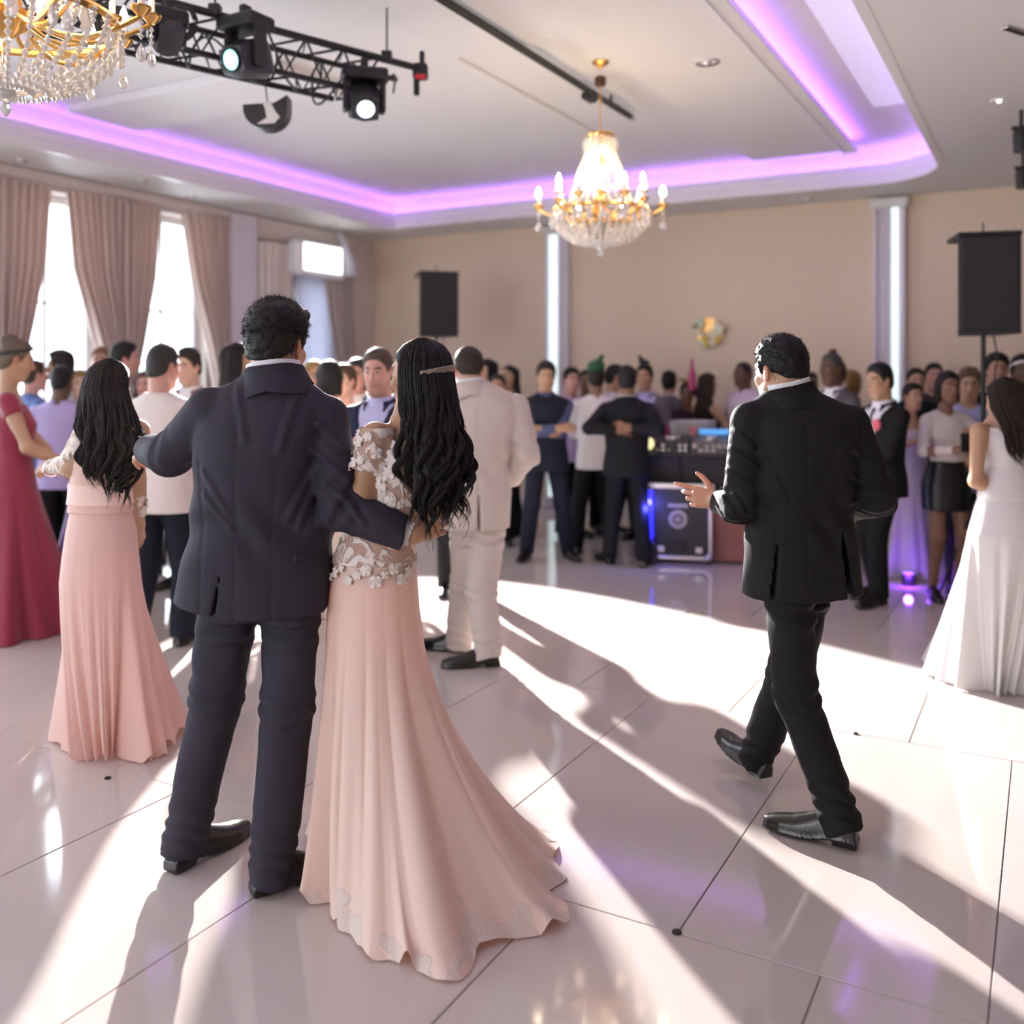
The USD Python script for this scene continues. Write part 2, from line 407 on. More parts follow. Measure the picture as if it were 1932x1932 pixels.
def curtain(zs, q0s, q1s, folds, seed, pbase=.12, amp=.045):
    ph = np.random.default_rng(seed).uniform(0, 6, 4)

    def fn(u, v):
        z = zs[0] + (zs[-1] - zs[0]) * v
        a = np.interp(-z, -np.array(zs), q0s); b = np.interp(-z, -np.array(zs), q1s)
        uu = u + .015 * np.sin(9 * u + 3 * v + ph[0])
        q = a + (b - a) * u
        w = amp * np.sin(2 * PI * folds * uu + ph[1]) + .4 * amp * np.sin(2 * PI * folds * 1.7 * uu + ph[2] + 2 * v)
        return W(pbase + .03 * np.sin(PI * u) + w * np.clip(.55 + v, .5, 1.1), q, z)
    return sheet(fn, 120, 22)


m_drape = cloth('drape_rose_taupe', (.70, .555, .50), .7, .15, 120, trans=.22)
m_drape2 = cloth('drape_mauve', (.58, .49, .47), .7, .15, 120, trans=.15)  # mauve drape cloth in one even colour
Z = [3.30, 2.6, 1.95, 1.35, 1.1, .35]
for zs, a, b, n, lab in [
    (Z, [2.76, 2.76, 2.76, 2.76, 2.76, 2.76], [3.39, 3.24, 3.03, 2.90, 2.88, 2.98], 8, 'rose taupe curtain beside the lilac pilaster, rightmost of the window drapes'),
    (Z, [3.66, 3.74, 3.89, 4.04, 4.07, 4.0], [4.74, 4.66, 4.43, 4.24, 4.22, 4.3], 13, 'wide rose taupe curtain gathered between the two bright windows'),
    (Z, [4.88, 4.95, 5.11, 5.28, 5.3, 5.2], [6.05, 5.98, 5.80, 5.62, 5.6, 5.7], 13, 'rose taupe curtain at the left edge of the room view')]:
    t = thing('curtain', lab, 'curtain', (0, 0, 0), group='rose taupe window drapes')
    obj('drape', curtain(zs, a, b, n, n), m_drape, t, smooth=True)
    zz = 1.15; a0, b0 = np.interp(-zz, -np.array(zs), a), np.interp(-zz, -np.array(zs), b)
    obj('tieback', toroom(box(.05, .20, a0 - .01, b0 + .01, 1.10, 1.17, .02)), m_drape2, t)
t = thing('curtain', 'swept mauve curtain right of the white lamp unit in the window corner', 'curtain')
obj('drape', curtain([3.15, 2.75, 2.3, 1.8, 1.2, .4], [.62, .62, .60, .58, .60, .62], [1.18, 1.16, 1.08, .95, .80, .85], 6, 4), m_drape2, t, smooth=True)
t = thing('curtain', 'pale curtain between the lilac pilaster and the white lamp unit', 'curtain')
obj('drape', curtain([3.15, 2.75, 2.3, 1.8, 1.2, .4], [1.72, 1.75, 1.78, 1.85, 1.9, 1.88], [2.28, 2.28, 2.28, 2.28, 2.28, 2.28], 6, 5, amp=.03), m_left, t, smooth=True)
m_sheer = usdkit.material(stage, '/World/Looks/sheer', {'d': ('diffuse_bsdf', {'color': (.86, .87, .92)}), 't': ('translucent_bsdf', {'color': (.86, .87, .95)}), 'x': ('mix_closure', {'fac': .6})}, [('d.BSDF', 'x.closure1'), ('t.BSDF', 'x.closure2')], surface='x.closure')
t = thing('curtain', 'white sheer curtain hanging under the white lamp unit', 'curtain')
obj('drape', curtain([2.85, 2.3, 1.6, .9, .4], [.98, .93, .9, .9, .9], [1.62, 1.62, 1.62, 1.62, 1.62], 8, 6, pbase=.06, amp=.018), m_sheer, t, smooth=True)

# white lamp unit and tulle streamer
t = thing('wall_lamp', 'glowing white lamp unit mounted high on the window wall', 'wall lamp', (0, 0, 0))
m_unit = M('lamp_housing_white', (.85, .85, .88), .35)
obj('housing', rbox(.09, .30, .95, 1.84, 2.80, 3.22, .05), m_unit, t)
obj('diffuser', rbox(.29, .312, 1.04, 1.74, 2.86, 3.18, .01), M('lamp_diffuser', (.9, .9, .9), .5, emit=(1, .98, .96), estr=3.0), t)
obj('vent_flap', rbox(.25, .325, 1.0, 1.79, 2.80, 2.83, .01), m_unit, t)
obj('bracket', rbox(0, .10, 1.1, 1.7, 2.92, 3.1, .01), m_alu, t)
tul = [W(.26, 1.05, HS - .01), W(.30, 1.0, 3.25), W(.33, .92, 3.0), W(.32, .90, 2.85)]
tag(obj('tulle_streamer', tube(tul, [.015, .035, .07, .09], 10), m_sheer, smooth=True), 'white tulle streamer hanging from the ceiling beside the lamp unit', 'streamer')


# ---------------------------------------------------------------- downlights
def downlight(p, q, z, lab, lit=False, r=.055):
    t = thing('downlight', lab, 'ceiling light', W(p, q, z))
    obj('trim_ring', lathe([(r, 0), (r * 1.35, -.004), (r * 1.4, 0), (r * 1.4, .01), (r, .03)], 24), m_alu if not lit else m_white, t)
    obj('lens', lathe([(0, .012), (r * .7, .010), (r, .016)], 20), M('lens_lit', (.9, .9, .8), .4, emit=(1, .95, .8), estr=2.5) if lit else m_dark, t)
    obj('bulb', ball((0, 0, .004), r * .42, 2), M('lens_lit', (.9, .9, .8), .4, emit=(1, .95, .8), estr=2.5) if lit else m_alu, t)


def at_height(u, v, z):
    d = (z - EYE) * F / (HOR - v); x = (u - CX) / F * d
    e = np.array([x, d]) - C0
    return e[0] * BX + e[1] * BY, -(e[0] * AX + e[1] * AY)


p, q = at_height(1335, 117, HU - .10); downlight(p, q, HU - .103, 'recessed chrome downlight in the dropped ceiling slab', r=.06)
for (u, v, lab, lit) in [(1885, 190, 'small lit downlight in the right lower ceiling', True), (40, 303, 'leftmost recessed downlight above the curtains', False), (268, 342, 'second recessed downlight above the curtains', False),
                         (362, 371, 'recessed downlight above the right window drape', False), (628, 423, 'recessed downlight near the window corner of the ceiling', False), (846, 433, 'recessed downlight left of the hanging chandelier', False), (1525, 377, 'recessed downlight right of the hanging chandelier', False)]:
    p, q = at_height(u, v, HS); downlight(p, q, HS - .002, lab, lit, .04)
p, q = at_height(1915, 57, HS)
t = thing('ceiling_vent', 'narrow dark slot vent in the right lower ceiling', 'vent', W(p, q, HS - .001), 60.9 - 29.1)
obj('frame', box(-.10, .10, -.022, .022, -.008, 0, .003), m_alu, t); obj('slot', box(-.085, .085, -.010, .010, -.011, -.006), m_black, t)

# ---------------------------------------------------------------- chandelier


def bead(r, h):
    return trimesh.Trimesh(np.array([[r, 0, 0], [0, r, 0], [-r, 0, 0], [0, -r, 0], [0, 0, h], [0, 0, -h]]),
                           np.array([[0, 1, 4], [1, 2, 4], [2, 3, 4], [3, 0, 4], [1, 0, 5], [2, 1, 5], [3, 2, 5], [0, 3, 5]]), process=False)


def strand(pts, r):
    parts = []
    for k, c in enumerate(pts):
        b = bead(r, r * 1.35); b.apply_translation(c); parts.append(b)
    parts.append(tube(np.asarray(pts, float), .0022, 3))
    return cat(parts)


def chandelier(label, loc, drop):
    """drop: from the ceiling to the gold crown. Origin at the crown."""
    t = thing('chandelier', label, 'chandelier', loc, 0)
    obj('canopy', lathe([(0, drop), (.055, drop), (.06, drop - .012), (.03, drop - .03), (.012, drop - .05), (0, drop - .05)][::-1], 20), m_gold, t)
    obj('junction_box', lathe([(0, drop - .17), (.035, drop - .17), (.04, drop - .16), (.04, drop - .115), (.02, drop - .10), (0, drop - .10)], 16), M('bronze', (.10, .06, .03), .4, .8), t)
    links = []
    for k in range(int((drop - .17) / .032)):
        a = np.linspace(0, 2 * PI, 10, endpoint=False); zc = .02 + k * .032
        pts = np.stack([.009 * np.cos(a), 0 * a, zc + .02 * np.sin(a)], 1)
        if k % 2: pts = pts[:, [1, 0, 2]]
        links.append(tube(pts, .003, 5, True))
    obj('chain', cat(links), m_gold, t)
    obj('crown_ring', lathe([(.085, .012), (.098, .018), (.104, .004), (.10, -.014), (.09, -.018), (.084, -.004), (.085, .012)], 28), m_gold, t)
    zb = -.62
    # tower of crystal strands
    for k in range(22):
        a = 2 * PI * k / 22
        tt = np.linspace(0, 1, 16)
        r = .092 - .012 * np.sin(PI * np.clip(tt * 2.2, 0, 1)) + .125 * tt ** 1.15
        obj('crystal_strand', strand(np.stack([r * np.cos(a), r * np.sin(a), -.02 - .43 * tt], 1), .0145), m_glass, t, smooth=False)
    for k in range(16):
        a = 2 * PI * (k + .5) / 16
        tt = np.linspace(0, 1, 6); obj('crystal_strand', strand(np.stack([(.10 + .02 * np.sin(tt * PI)) * np.cos(a), (.10 + .02 * np.sin(tt * PI)) * np.sin(a), -.015 - .09 * tt], 1), .012), m_glass, t, smooth=False)
    obj('stem', lathe([(0, .02), (.016, .02), (.012, -.1), (.022, -.2), (.014, -.32), (.035, -.42), (.05, -.47), (.02, -.52), (0, -.52)][::-1], 14), m_gold, t)
    for k in range(12):
        a = 2 * PI * k / 12 + .2; z = -.09 - .13 * (k % 3); r = .045 + .03 * (k % 3)
        obj('bulb', ball((r * math.cos(a), r * math.sin(a), z), .022, 1), m_bulb, t)
    # arms with candles
    for k in range(18):
        a = 2 * PI * k / 18 + .1; ro = (.44, .33, .44)[k % 3]; zo = -.46 - .03 * (k % 2) + (.05 if k % 3 == 1 else 0)
        c, s = math.cos(a), math.sin(a); tt = np.linspace(0, 1, 12)
        r = .03 + (ro - .03) * tt; z = -.50 - .07 * np.sin(PI * tt) * 1.1 + (zo + .50 - .03) * tt ** 2
        o = obj('arm', tube(np.stack([r * c, r * s, z], 1), .008, 6), m_gold, t)
        obj('candle_cup', lathe([(0, zo - .03), (.012, zo - .03), (.032, zo - .008), (.034, zo), (.014, zo + .002), (0, zo + .002)], 12, (ro * c, ro * s, 0)), m_gold, o)
        obj('candle', lathe([(0, zo), (.011, zo), (.011, zo + .05), (0, zo + .052)], 10, (ro * c, ro * s, 0)), m_white, o)
        fl_ = lathe([(0, zo + .05), (.014, zo + .062), (.0175, zo + .08), (.010, zo + .105), (.001, zo + .125)], 10, (ro * c, ro * s, 0))
        obj('bulb', fl_, m_bulb, o)
        obj('crystal_drop', cat([strand([(ro * c * 1.0, ro * s * 1.0, zo - .05 - .022 * i) for i in range(3)], .009), lathe([(0, zo - .115), (.012, zo - .135), (.017, zo - .155), (.010, zo - .172), (0, zo - .178)][::-1], 8, (ro * c, ro * s, 0))]), m_glass, o, smooth=False)
    # lower bowl
    obj('gold_bowl', lathe([(0, -.585), (.02, -.585), (.05, -.56), (.07, -.52), (.074, -.50), (.06, -.505), (.03, -.545), (0, -.55)][::-1], 20), m_gold, t)
    obj('gold_ring', lathe([(.335, -.515), (.345, -.508), (.352, -.522), (.345, -.538), (.335, -.53), (.335, -.515)], 36), m_gold, t)
    for k in range(34):
        a = 2 * PI * k / 34; tt = np.linspace(0, 1, 15)
        r = .34 * np.cos(tt * PI / 2) ** .75 + .012; z = -.535 - .22 * np.sin(tt * PI / 2) ** 1.25
        obj('crystal_strand', strand(np.stack([r * math.cos(a), r * math.sin(a), z], 1), .0125), m_glass, t, smooth=False)
    for k in range(20):
        a = 2 * PI * k / 20; obj('crystal_drop', lathe([(0, -.54), (.010, -.57), (.016, -.60), (.010, -.625), (0, -.632)][::-1], 8, (.345 * math.cos(a), .345 * math.sin(a), 0)), m_glass, t, smooth=False)
    obj('finial', cat([ball((0, 0, -.765), .032, 2), lathe([(0, -.79), (.014, -.80), (.018, -.815), (.008, -.835), (0, -.84)][::-1], 10)]), m_glass, t, smooth=False)
    return t


def dup(o, name, loc, label, group=None, rotz=0):
    x = UsdGeom.Xform.Define(stage, numbered('/World/' + name))
    x.GetPrim().GetReferences().AddInternalReference(o.GetPath())
    x.GetPrim().SetInstanceable(True)
    x.ClearXformOpOrder()
    ops = x.GetPrim()
    UsdGeom.Xformable(ops).MakeMatrixXform().Set(Gf.Matrix4d(Gf.Rotation(Gf.Vec3d(0, 0, 1), rotz), Gf.Vec3d(*[float(v) for v in loc])))
    tag(x, label, o.GetPrim().GetCustomDataByKey('category'), group)
    return x


CZ = 3.275
cp = (5.22, 4.27)
ch = chandelier('crystal chandelier with lit candles hanging over the middle of the hall', W(cp[0], cp[1], CZ), HU - CZ)
near_loc = np.array([-1.63, 3.10, CZ])
dup(ch, 'chandelier', near_loc, 'gold and crystal chandelier cut off at the top left corner', rotz=13)
for nm, loc in (('chandelier_glow', W(cp[0], cp[1], CZ - .25)), ('chandelier_glow_001', near_loc + [0, 0, -.25])):
    l = UsdLux.SphereLight.Define(stage, '/World/' + nm); l.CreateRadiusAttr(.05); light_attr(l, (1, .78, .5), CHAND)
    l.AddTranslateOp().Set(Gf.Vec3d(*[float(x) for x in loc]))

# ---------------------------------------------------------------- truss and stage lights
def pix(u, v, d):
    return np.array([(u - CX) / F * d, d, EYE - (v - HOR) / F * d])


TA, TB = np.array([-2.76, 3.97, 3.50]), np.array([-.55, 5.83, 3.46])
ax = (TB - TA) / np.linalg.norm(TB - TA); ay = np.cross([0, 0, 1.0], ax); ay /= np.linalg.norm(ay)
tr = thing('lighting_truss', 'black box lighting truss hanging below the ceiling', 'truss', (TA + TB) / 2)
mid = (TA + TB) / 2; Lt = np.linalg.norm(TB - TA) / 2
ch_off = [(0, 0), (.27, -.0), (.03, -.21), (.27, -.21)]
chord = lambda k, s: s * ax + ch_off[k][0] * ay + np.array([0, 0, ch_off[k][1]])
for k in range(4):
    obj('chord', tube([chord(k, -Lt), chord(k, Lt - (.0, 0, .45, .45)[k])], .021 if k == 0 else .017, 10), m_black, tr, smooth=True)
for (a, b, n) in ((0, 2, 11), (1, 3, 11), (0, 1, 11), (2, 3, 10)):
    for i in range(n):
        s0 = -Lt + (2 * Lt - .3) * i / n; s1 = -Lt + (2 * Lt - .3) * (i + .5) / n; s2 = -Lt + (2 * Lt - .3) * (i + 1) / n
        obj('brace', tube([chord(a, s0), chord(b, s1), chord(a, s2)], .008, 6), m_black, tr, smooth=True)
for s in (-.9, .15, 1.2):
    obj('hanger', cat([cyl(chord(0, s), chord(0, s) + np.array([0, 0, HU - 3.49]), .006, 6), box(*np.ravel([[c - .03, c + .03] for c in chord(0, s) + np.array([0, 0, .02])]), .005)]), m_black, tr)
e = chord(0, Lt)
obj('end_clamp', cat([box(e[0] - .05, e[0] + .04, e[1] - .04, e[1] + .05, e[2] - .06, e[2] + .03, .012), box(e[0] - .045, e[0] - .01, e[1] - .02, e[1] + .02, e[2] - .16, e[2] - .05, .008), box(e[0] - .01, e[0] + .02, e[1] - .01, e[1] + .02, e[2] + .02, e[2] + .11, .006)]), m_black, tr)
obj('warning_tag', box(e[0] - .03, e[0] + .03, e[1] - .052, e[1] - .042, e[2] - .075, e[2] - .045, .003), M('red_tag', (.7, .03, .04), .5), tr)
# cables looped along the truss
for j in range(5):
    r2 = np.random.default_rng(40 + j); s0 = -1.2 + j * .5
    tt = np.linspace(0, 1, 30)
    pts = np.array([s0 * ax + .16 * ay + np.array([0, 0, -.16])]) + (tt * .55)[:, None] * ax + (.10 * np.sin(2 * PI * (tt * 2 + j)))[:, None] * ay + (np.stack([0 * tt, 0 * tt, .11 * np.cos(2 * PI * (tt * 2 + j * .3))], 1))
    obj('cable', tube(pts, .007, 6), m_black, tr, smooth=True)


def moving_head(label, loc, yaw, tilt, color, lit, s=1.0, stem=.2):
    t = thing('moving_head_light', label, 'stage light', loc, yaw)
    rot = trimesh.transformations.rotation_matrix(tilt, [1, 0, 0])
    body = [np.array(p) for p in ((.075, .10, .05), (.085, .02, .07), (.08, -.10, .075), (.05, -.15, .055))]
    pts = np.array([(sx * x, y, sz * z * 1.15) for x, y, z in body for sx in (-1, 1) for sz in (-1, 1)] + [(0, y, sz * z * 1.4) for x, y, z in body for sz in (-1, 1)]) * s
    hull = trimesh.convex.convex_hull(pts); hull.apply_transform(rot)
    obj('head', hull, m_dark, t, smooth=20)
    rim = lathe([(.058, 0), (.064, .012), (.058, .02), (.05, .012)], 24); rim.apply_transform(trimesh.transformations.rotation_matrix(-PI / 2, [1, 0, 0])); rim.apply_scale(s); rim.apply_translation([0, .095 * s, 0]); rim.apply_transform(rot)
    obj('lens_rim', rim, m_black, t)
    ln = lathe([(0, .022), (.03, .018), (.05, .006), (.05, 0)][::-1], 24); ln.apply_transform(trimesh.transformations.rotation_matrix(-PI / 2, [1, 0, 0])); ln.apply_scale(s); ln.apply_translation([0, .10 * s, 0]); ln.apply_transform(rot)
    obj('lens', ln, M(lit, (.7, .85, .9), .2, emit=color, estr=2.2) if lit else m_dark, t)
    for sx in (-1, 1):
        obj('yoke_arm', box(sx * .105 * s - .016, sx * .105 * s + .016, -.04 * s, .04 * s, -.05 * s, stem * s, .008), m_black, t)
    obj('base', box(-.13 * s, .13 * s, -.09 * s, .09 * s, stem * s - .01, stem * s + .055, .012), m_black, t)
    obj('clamp', box(-.02, .02, -.03, .03, stem * s + .05, stem * s + .12, .006), m_black, t)
    return t


moving_head('black moving head stage light with a cyan lens under the truss', pix(463, 112, 5.0), 150, -.3, (.25, .9, .95), 'lens_cyan', 1.0, .16)
moving_head('black moving head stage light with a white lens at the end of the truss', pix(687, 196, 5.55), 195, -.55, (.75, .88, 1.0), 'lens_white', 1.0, .14)
moving_head('black moving head stage light with its lens off beside the corner chandelier', pix(316, 72, 4.7), 40, -.9, None, None, .68, .12)
moving_head('small black stage light half hidden behind the crystals of the corner chandelier', pix(208, 58, 4.3), 20, -.9, None, None, .5, .1)
# ring of cable hanging on the truss end
tag(obj('cable_coil', cat([tube([pix(330, 40, 4.75) + np.array([(.09 + .004 * k) * math.cos(a), .01 * k, (.085 + .003 * k) * math.sin(a)]) for a in np.linspace(0, 2 * PI, 28, endpoint=False)], .006, 6, True) for k in range(4)]), m_black, smooth=True), 'coil of black cable hung on the truss above the unlit stage light', 'cable')
# half-moon hanging speaker
c = pix(505, 216, 5.5)
t = thing('hanging_speaker', 'half-moon black speaker with a white emblem hanging on a cable', 'speaker', c)
a = np.linspace(PI, 2 * PI, 18)
prof = np.vstack([np.stack([.125 * np.cos(a), .115 * np.sin(a)], 1), [[.125, .075], [.05, .03], [-.125, .02]]])
sh = trimesh.creation.extrude_polygon(Polygon(prof), .12, engine='earcut'); sh.apply_transform(trimesh.transformations.rotation_matrix(PI / 2, [1, 0, 0])); sh.apply_translation([0, .06, .02])
obj('body', sh, m_dark, t)
em = trimesh.creation.extrude_polygon(Polygon([(-.055, -.09), (.0, -.055), (-.01, .0), (-.025, .03), (.015, .045), (.05, -.02), (.075, -.05), (.045, -.085)]), .006, engine='earcut'); em.apply_transform(trimesh.transformations.rotation_matrix(PI / 2, [1, 0, 0])); em.apply_translation([.01, -.058, .02])
obj('emblem', em, m_white, t, smooth=False)
obj('cable', tube([(0, 0, .05), (-.01, 0, .15), (-.04, .0, .30), (-.05, 0, .42)], .004, 6), m_black, t)
# ceiling track and lamp heads
t = thing('lighting_track', 'long black lighting track running along the ceiling', 'track', W(4.97, 7.5, HU - .075), -29.1)
obj('rail', box(-.02, .02, -8.5, 4.4, -.02, .02, .004), m_black, t); obj('end_cap', box(-.022, .022, 4.4, 4.46, -.022, .022, .004), m_alu, t)
for y in (-4, -1, 1.5, 4.0): obj('hanger', box(-.008, .008, y - .01, y + .01, .015, .075), m_black, t)
obj('adapter', box(-.05, .02, 3.55, 3.70, -.065, -.015, .008), m_black, t)
for (u, v, lab) in ((1927, 262, 'black spotlight on the right ceiling, upper one at the frame edge'), (1930, 334, 'black spotlight on the right ceiling, lower one at the frame edge')):
    d = 6.6 if v < 300 else 7.6
    c = pix(u, v, d); t = thing('ceiling_spotlight', lab, 'stage light', c)
    obj('can', lathe([(0, -.09), (.05, -.09), (.055, .02), (.045, .08), (0, .09)], 18), m_black, t); obj('stem', cyl((0, 0, .08), (0, 0, HS - c[2]), .012), m_black, t)
    obj('yoke', box(-.065, .065, -.012, .012, .06, .085, .004), m_black, t)


# ---------------------------------------------------------------- speakers on stands
def speaker(u, vt, vb, wpx, d, yaw, lab):
    h = (vb - vt) / F * d; w = wpx / F * d
    c = pix(u, vb, d)
    t = thing('speaker', lab, 'speaker', (c[0], c[1], 0), yaw)
    z0, z1 = c[2], c[2] + h
    pts = np.array([(sx * (w / 2 if y < 0 else w / 2 - .07), y, z) for sx in (-1, 1) for y in (-.19, -.17, .19) for z in (z0, z1)])
    obj('cabinet', trimesh.convex.convex_hull(pts), m_dark, t, smooth=False)
    obj('grille', box(-w / 2 + .015, w / 2 - .015, -.205, -.188, z0 + .02, z1 - .02, .008), M('speaker_grille', (.02, .02, .022), .6, bump=.5, bscale=300), t, smooth=False)
    obj('top_cap', box(-w / 2 - .005, w / 2 + .005, -.20, .19, z1 - .02, z1 + .012, .006), m_black, t, smooth=False)
    obj('handle', tube([(0, .0, z1), (.0, 0, z1 + .09), (0, .02, z1 + .10)], .006, 6), m_black, t)
    obj('pole', cat([cyl((0, 0, .75), (0, 0, z0), .017), cyl((0, 0, .25), (0, 0, 1.15), .022)]), m_black, t)
    for k in range(3):
        a = 2 * PI * k / 3 + .3
        obj('leg', tube([(0, 0, .85), (.34 * math.cos(a), .34 * math.sin(a), .01)], .012, 6), m_black, t)
    obj('cable', tube([(.08, .1, z0 + .05), (.12, .12, z0 - .15), (.06, .06, z0 - .5), (.02, .03, .6)], .006, 6), m_black, t)


speaker(823, 517, 636, 73, 10.6, 14, 'black speaker on a pole in front of the back wall, left of the chandelier')
speaker(1855, 447, 632, 106, 6.75, -14, 'large black speaker on a pole at the right of the hall')

# floral plaque on the back wall
d = 10.72; c = pix(1340, 626, d)
e = np.array([c[0], c[1]]) - C0; pp = e[0] * BX + e[1] * BY
c = W(pp, .03, c[2])
t = thing('wall_ornament', 'round cream and gold floral ornament on the beige back wall', 'wall ornament', c, -29.1)
r3 = np.random.default_rng(5)
obj('backing', trimesh.creation.cylinder(.15, .03, transform=trimesh.transformations.rotation_matrix(PI / 2, [1, 0, 0])), m_gold, t)
m_pet = [M('petal_cream', (.85, .80, .58), .5), M('petal_yellow', (.80, .62, .12), .5), M('petal_olive', (.25, .26, .10), .5), M('petal_mint', (.55, .70, .52), .5)]
for k in range(26):
    a = r3.uniform(0, 2 * PI); r = .155 * math.sqrt(r3.uniform(.02, 1))
    b = trimesh.creation.icosphere(1, 1.0); b.apply_scale([.045, .022, .034]); b.apply_transform(trimesh.transformations.rotation_matrix(a, [0, 1, 0])); b.apply_translation([r * math.cos(a), -.035 - .015 * r3.random(), r * math.sin(a)])
    obj('petal', b, m_pet[int(r3.choice(4, p=[.5, .22, .13, .15]))], t)

# ---------------------------------------------------------------- disc jockey booth
DJ = np.array([(1300 - CX) / F * 8.3, 8.3])
DJR = -14.0
bt = thing('dj_booth', 'black two-panel table front standing on a flight case', 'table', (DJ[0], DJ[1] + .35, 0), DJR)
S = 1 / F * 8.3                      # metres per pixel here
zz = lambda v: EYE - (v - HOR) * S
xx = lambda u: (u - 1300) * S
obj('front_panel', box(xx(1220), xx(1304) - .004, -.34, -.30, zz(922), zz(862), .006), M('booth_cloth', (.022, .022, .026), .7), bt, smooth=False)
obj('front_panel', box(xx(1304) + .004, xx(1412), -.34, -.30, zz(922), zz(862), .006), M('booth_cloth', (.022, .022, .026), .7), bt, smooth=False)
obj('table_top', box(xx(1216), xx(1416), -.36, .45, zz(862), zz(857), .006), m_dark, bt, smooth=False)
obj('leg', box(xx(1404), xx(1412), -.28, -.22, 0, zz(922)), m_black, bt); obj('leg', box(xx(1222), xx(1229), .3, .36, 0, zz(862)), m_black, bt); obj('leg', box(xx(1404), xx(1412), .3, .36, 0, zz(862)), m_black, bt)
fc = thing('flight_case', 'black flight case with aluminium edges and a round silver badge', 'flight case', (DJ[0], DJ[1] + .2, 0), DJR)
x0, x1, z0, z1 = xx(1238), xx(1352), zz(1050), zz(917)
obj('body', box(x0, x1, -.30, .28, z0, z1, .01), M('case_laminate', (.025, .025, .028), .45, bump=.1, bscale=200), fc, smooth=False)
for (a, b, c_, d_) in ((x0 - .012, x0 + .022, z0, z1), (x1 - .022, x1 + .012, z0, z1), (x0, x1, z0 - .01, z0 + .022), (x0 - .1, x1 + .03, z1 - .015, z1 + .032)):
    obj('edge_trim', box(a, b, -.315, -.285, c_, d_, .006), m_alu, fc, smooth=False)
for sx in (x0 + .02, x1 - .02):
    for sz in (z0 + .02, z1 - .02):
        obj('corner_ball', ball((sx, -.305, sz), .028, 2), m_alu, fc)
    for sy in (-.24, .22):
        obj('caster', cat([trimesh.creation.cylinder(.045, .03, transform=trimesh.transformations.translation_matrix([sx, sy, .045]) @ trimesh.transformations.rotation_matrix(PI / 2, [0, 1, 0])), box(sx - .02, sx + .02, sy - .02, sy + .02, .05, z0 + .005)]), m_dark, fc)
cx_, cz_ = (x0 + x1) / 2 - .015, zz(977)
tr_ = trimesh.transformations.translation_matrix([cx_, -.302, cz_]) @ trimesh.transformations.rotation_matrix(PI / 2, [1, 0, 0])
bd = lathe([(0, .006), (.075, .006), (.08, 0)][::-1], 28); bd.apply_transform(tr_); obj('badge', bd, M('badge_silver', (.42, .38, .35), .5, .2), fc)
bd2 = lathe([(.02, .009), (.05, .009), (.05, .004)][::-1], 22); bd2.apply_transform(tr_); obj('badge_mark', bd2, M('badge_brown', (.16, .12, .10), .5), fc)
obj('name_plate', box(cx_ - .085, cx_ + .085, -.306, -.298, zz(955), zz(948), .002), M('badge_silver', (.42, .38, .35), .5, .2), fc, smooth=False)
obj('recessed_handle', cat([box(cx_ - .09, cx_ + .07, -.308, -.298, zz(1035), zz(1016), .004), tube([(cx_ - .06, -.312, zz(1021)), (cx_ - .055, -.325, zz(1027)), (cx_ + .035, -.325, zz(1027)), (cx_ + .04, -.312, zz(1021))], .008, 6)]), m_black, fc)
for k, x in enumerate((x0 + .1, x1 - .1)): obj('latch', box(x - .03, x + .03, -.31, -.298, z0 + .05, z0 + .10, .006), m_alu, fc)
t = tag(obj('wood_panel', (lambda m: (m.apply_transform(trimesh.transformations.translation_matrix([DJ[0], DJ[1] + .35, 0]) @ trimesh.transformations.rotation_matrix(math.radians(DJR), [0, 0, 1])), m)[1])(box(xx(1356), xx(1425), -.34, -.30, zz(1056), zz(925), .006)), M('rosewood_board', (.33, .135, .115), .45, tintvar=.15, tscale=5), smooth=False), 'plain reddish brown board standing right of the flight case', 'board')
lt = thing('led_tube_light', 'blue glowing light tube standing left of the flight case', 'light', ((1224 - CX) / F * 8.25, 8.25, 0), DJR)
obj('glow_tube', box(-.038, .038, -.03, .03, zz(1015), zz(925), .01), M('blue_glow', (.1, .1, .4), .4, emit=(.02, .02, 1.0), estr=2.2), lt)
obj('base', box(-.07, .07, -.08, .08, 0, zz(1018), .01), m_dark, lt)
obj('lamp_eye', ball((0, -.03, zz(945)), .025, 2), M('violet_eye', (.6, .5, .9), .4, emit=(.45, .4, 1.0), estr=2.5), lt)
up = thing('uplight', 'small violet floor uplight behind the legs by the blue light tube', 'light', ((1212 - CX) / F * 8.5, 8.5, 0), 0)
obj('housing', lathe([(0, 0), (.07, 0), (.075, .1), (.06, .13), (0, .12)], 16), m_dark, up); obj('lens', lathe([(0, .131), (.055, .128)][::-1], 16), M('blue_glow', (.1, .1, .4)), up)
up = thing('uplight', 'violet floor uplight glowing under the lilac gown on the right', 'light', ((1714 - CX) / F * 7.38, 7.38, 0), 0)
obj('housing', lathe([(0, 0), (.05, 0), (.055, .07), (.04, .09), (0, .085)], 16), m_dark, up); obj('lens', lathe([(0, .092), (.04, .09)][::-1], 16), M('violet_glow', (.1, .1, .4), .4, emit=(.2, .05, 1.0), estr=10), up)
for nm, u, v, d, col, pw in (('violet_spill', 1714, 1085, 7.30, (.25, .05, 1.0), 1.2), ('blue_spill', 1222, 960, 8.1, (.1, .1, 1.0), 1.5)):
    l = UsdLux.SphereLight.Define(stage, '/World/' + nm); l.CreateRadiusAttr(.03); light_attr(l, col, pw * 100)
    l.AddTranslateOp().Set(Gf.Vec3d(*[float(x) for x in pix(u, v, d)]))
zt = zz(857)


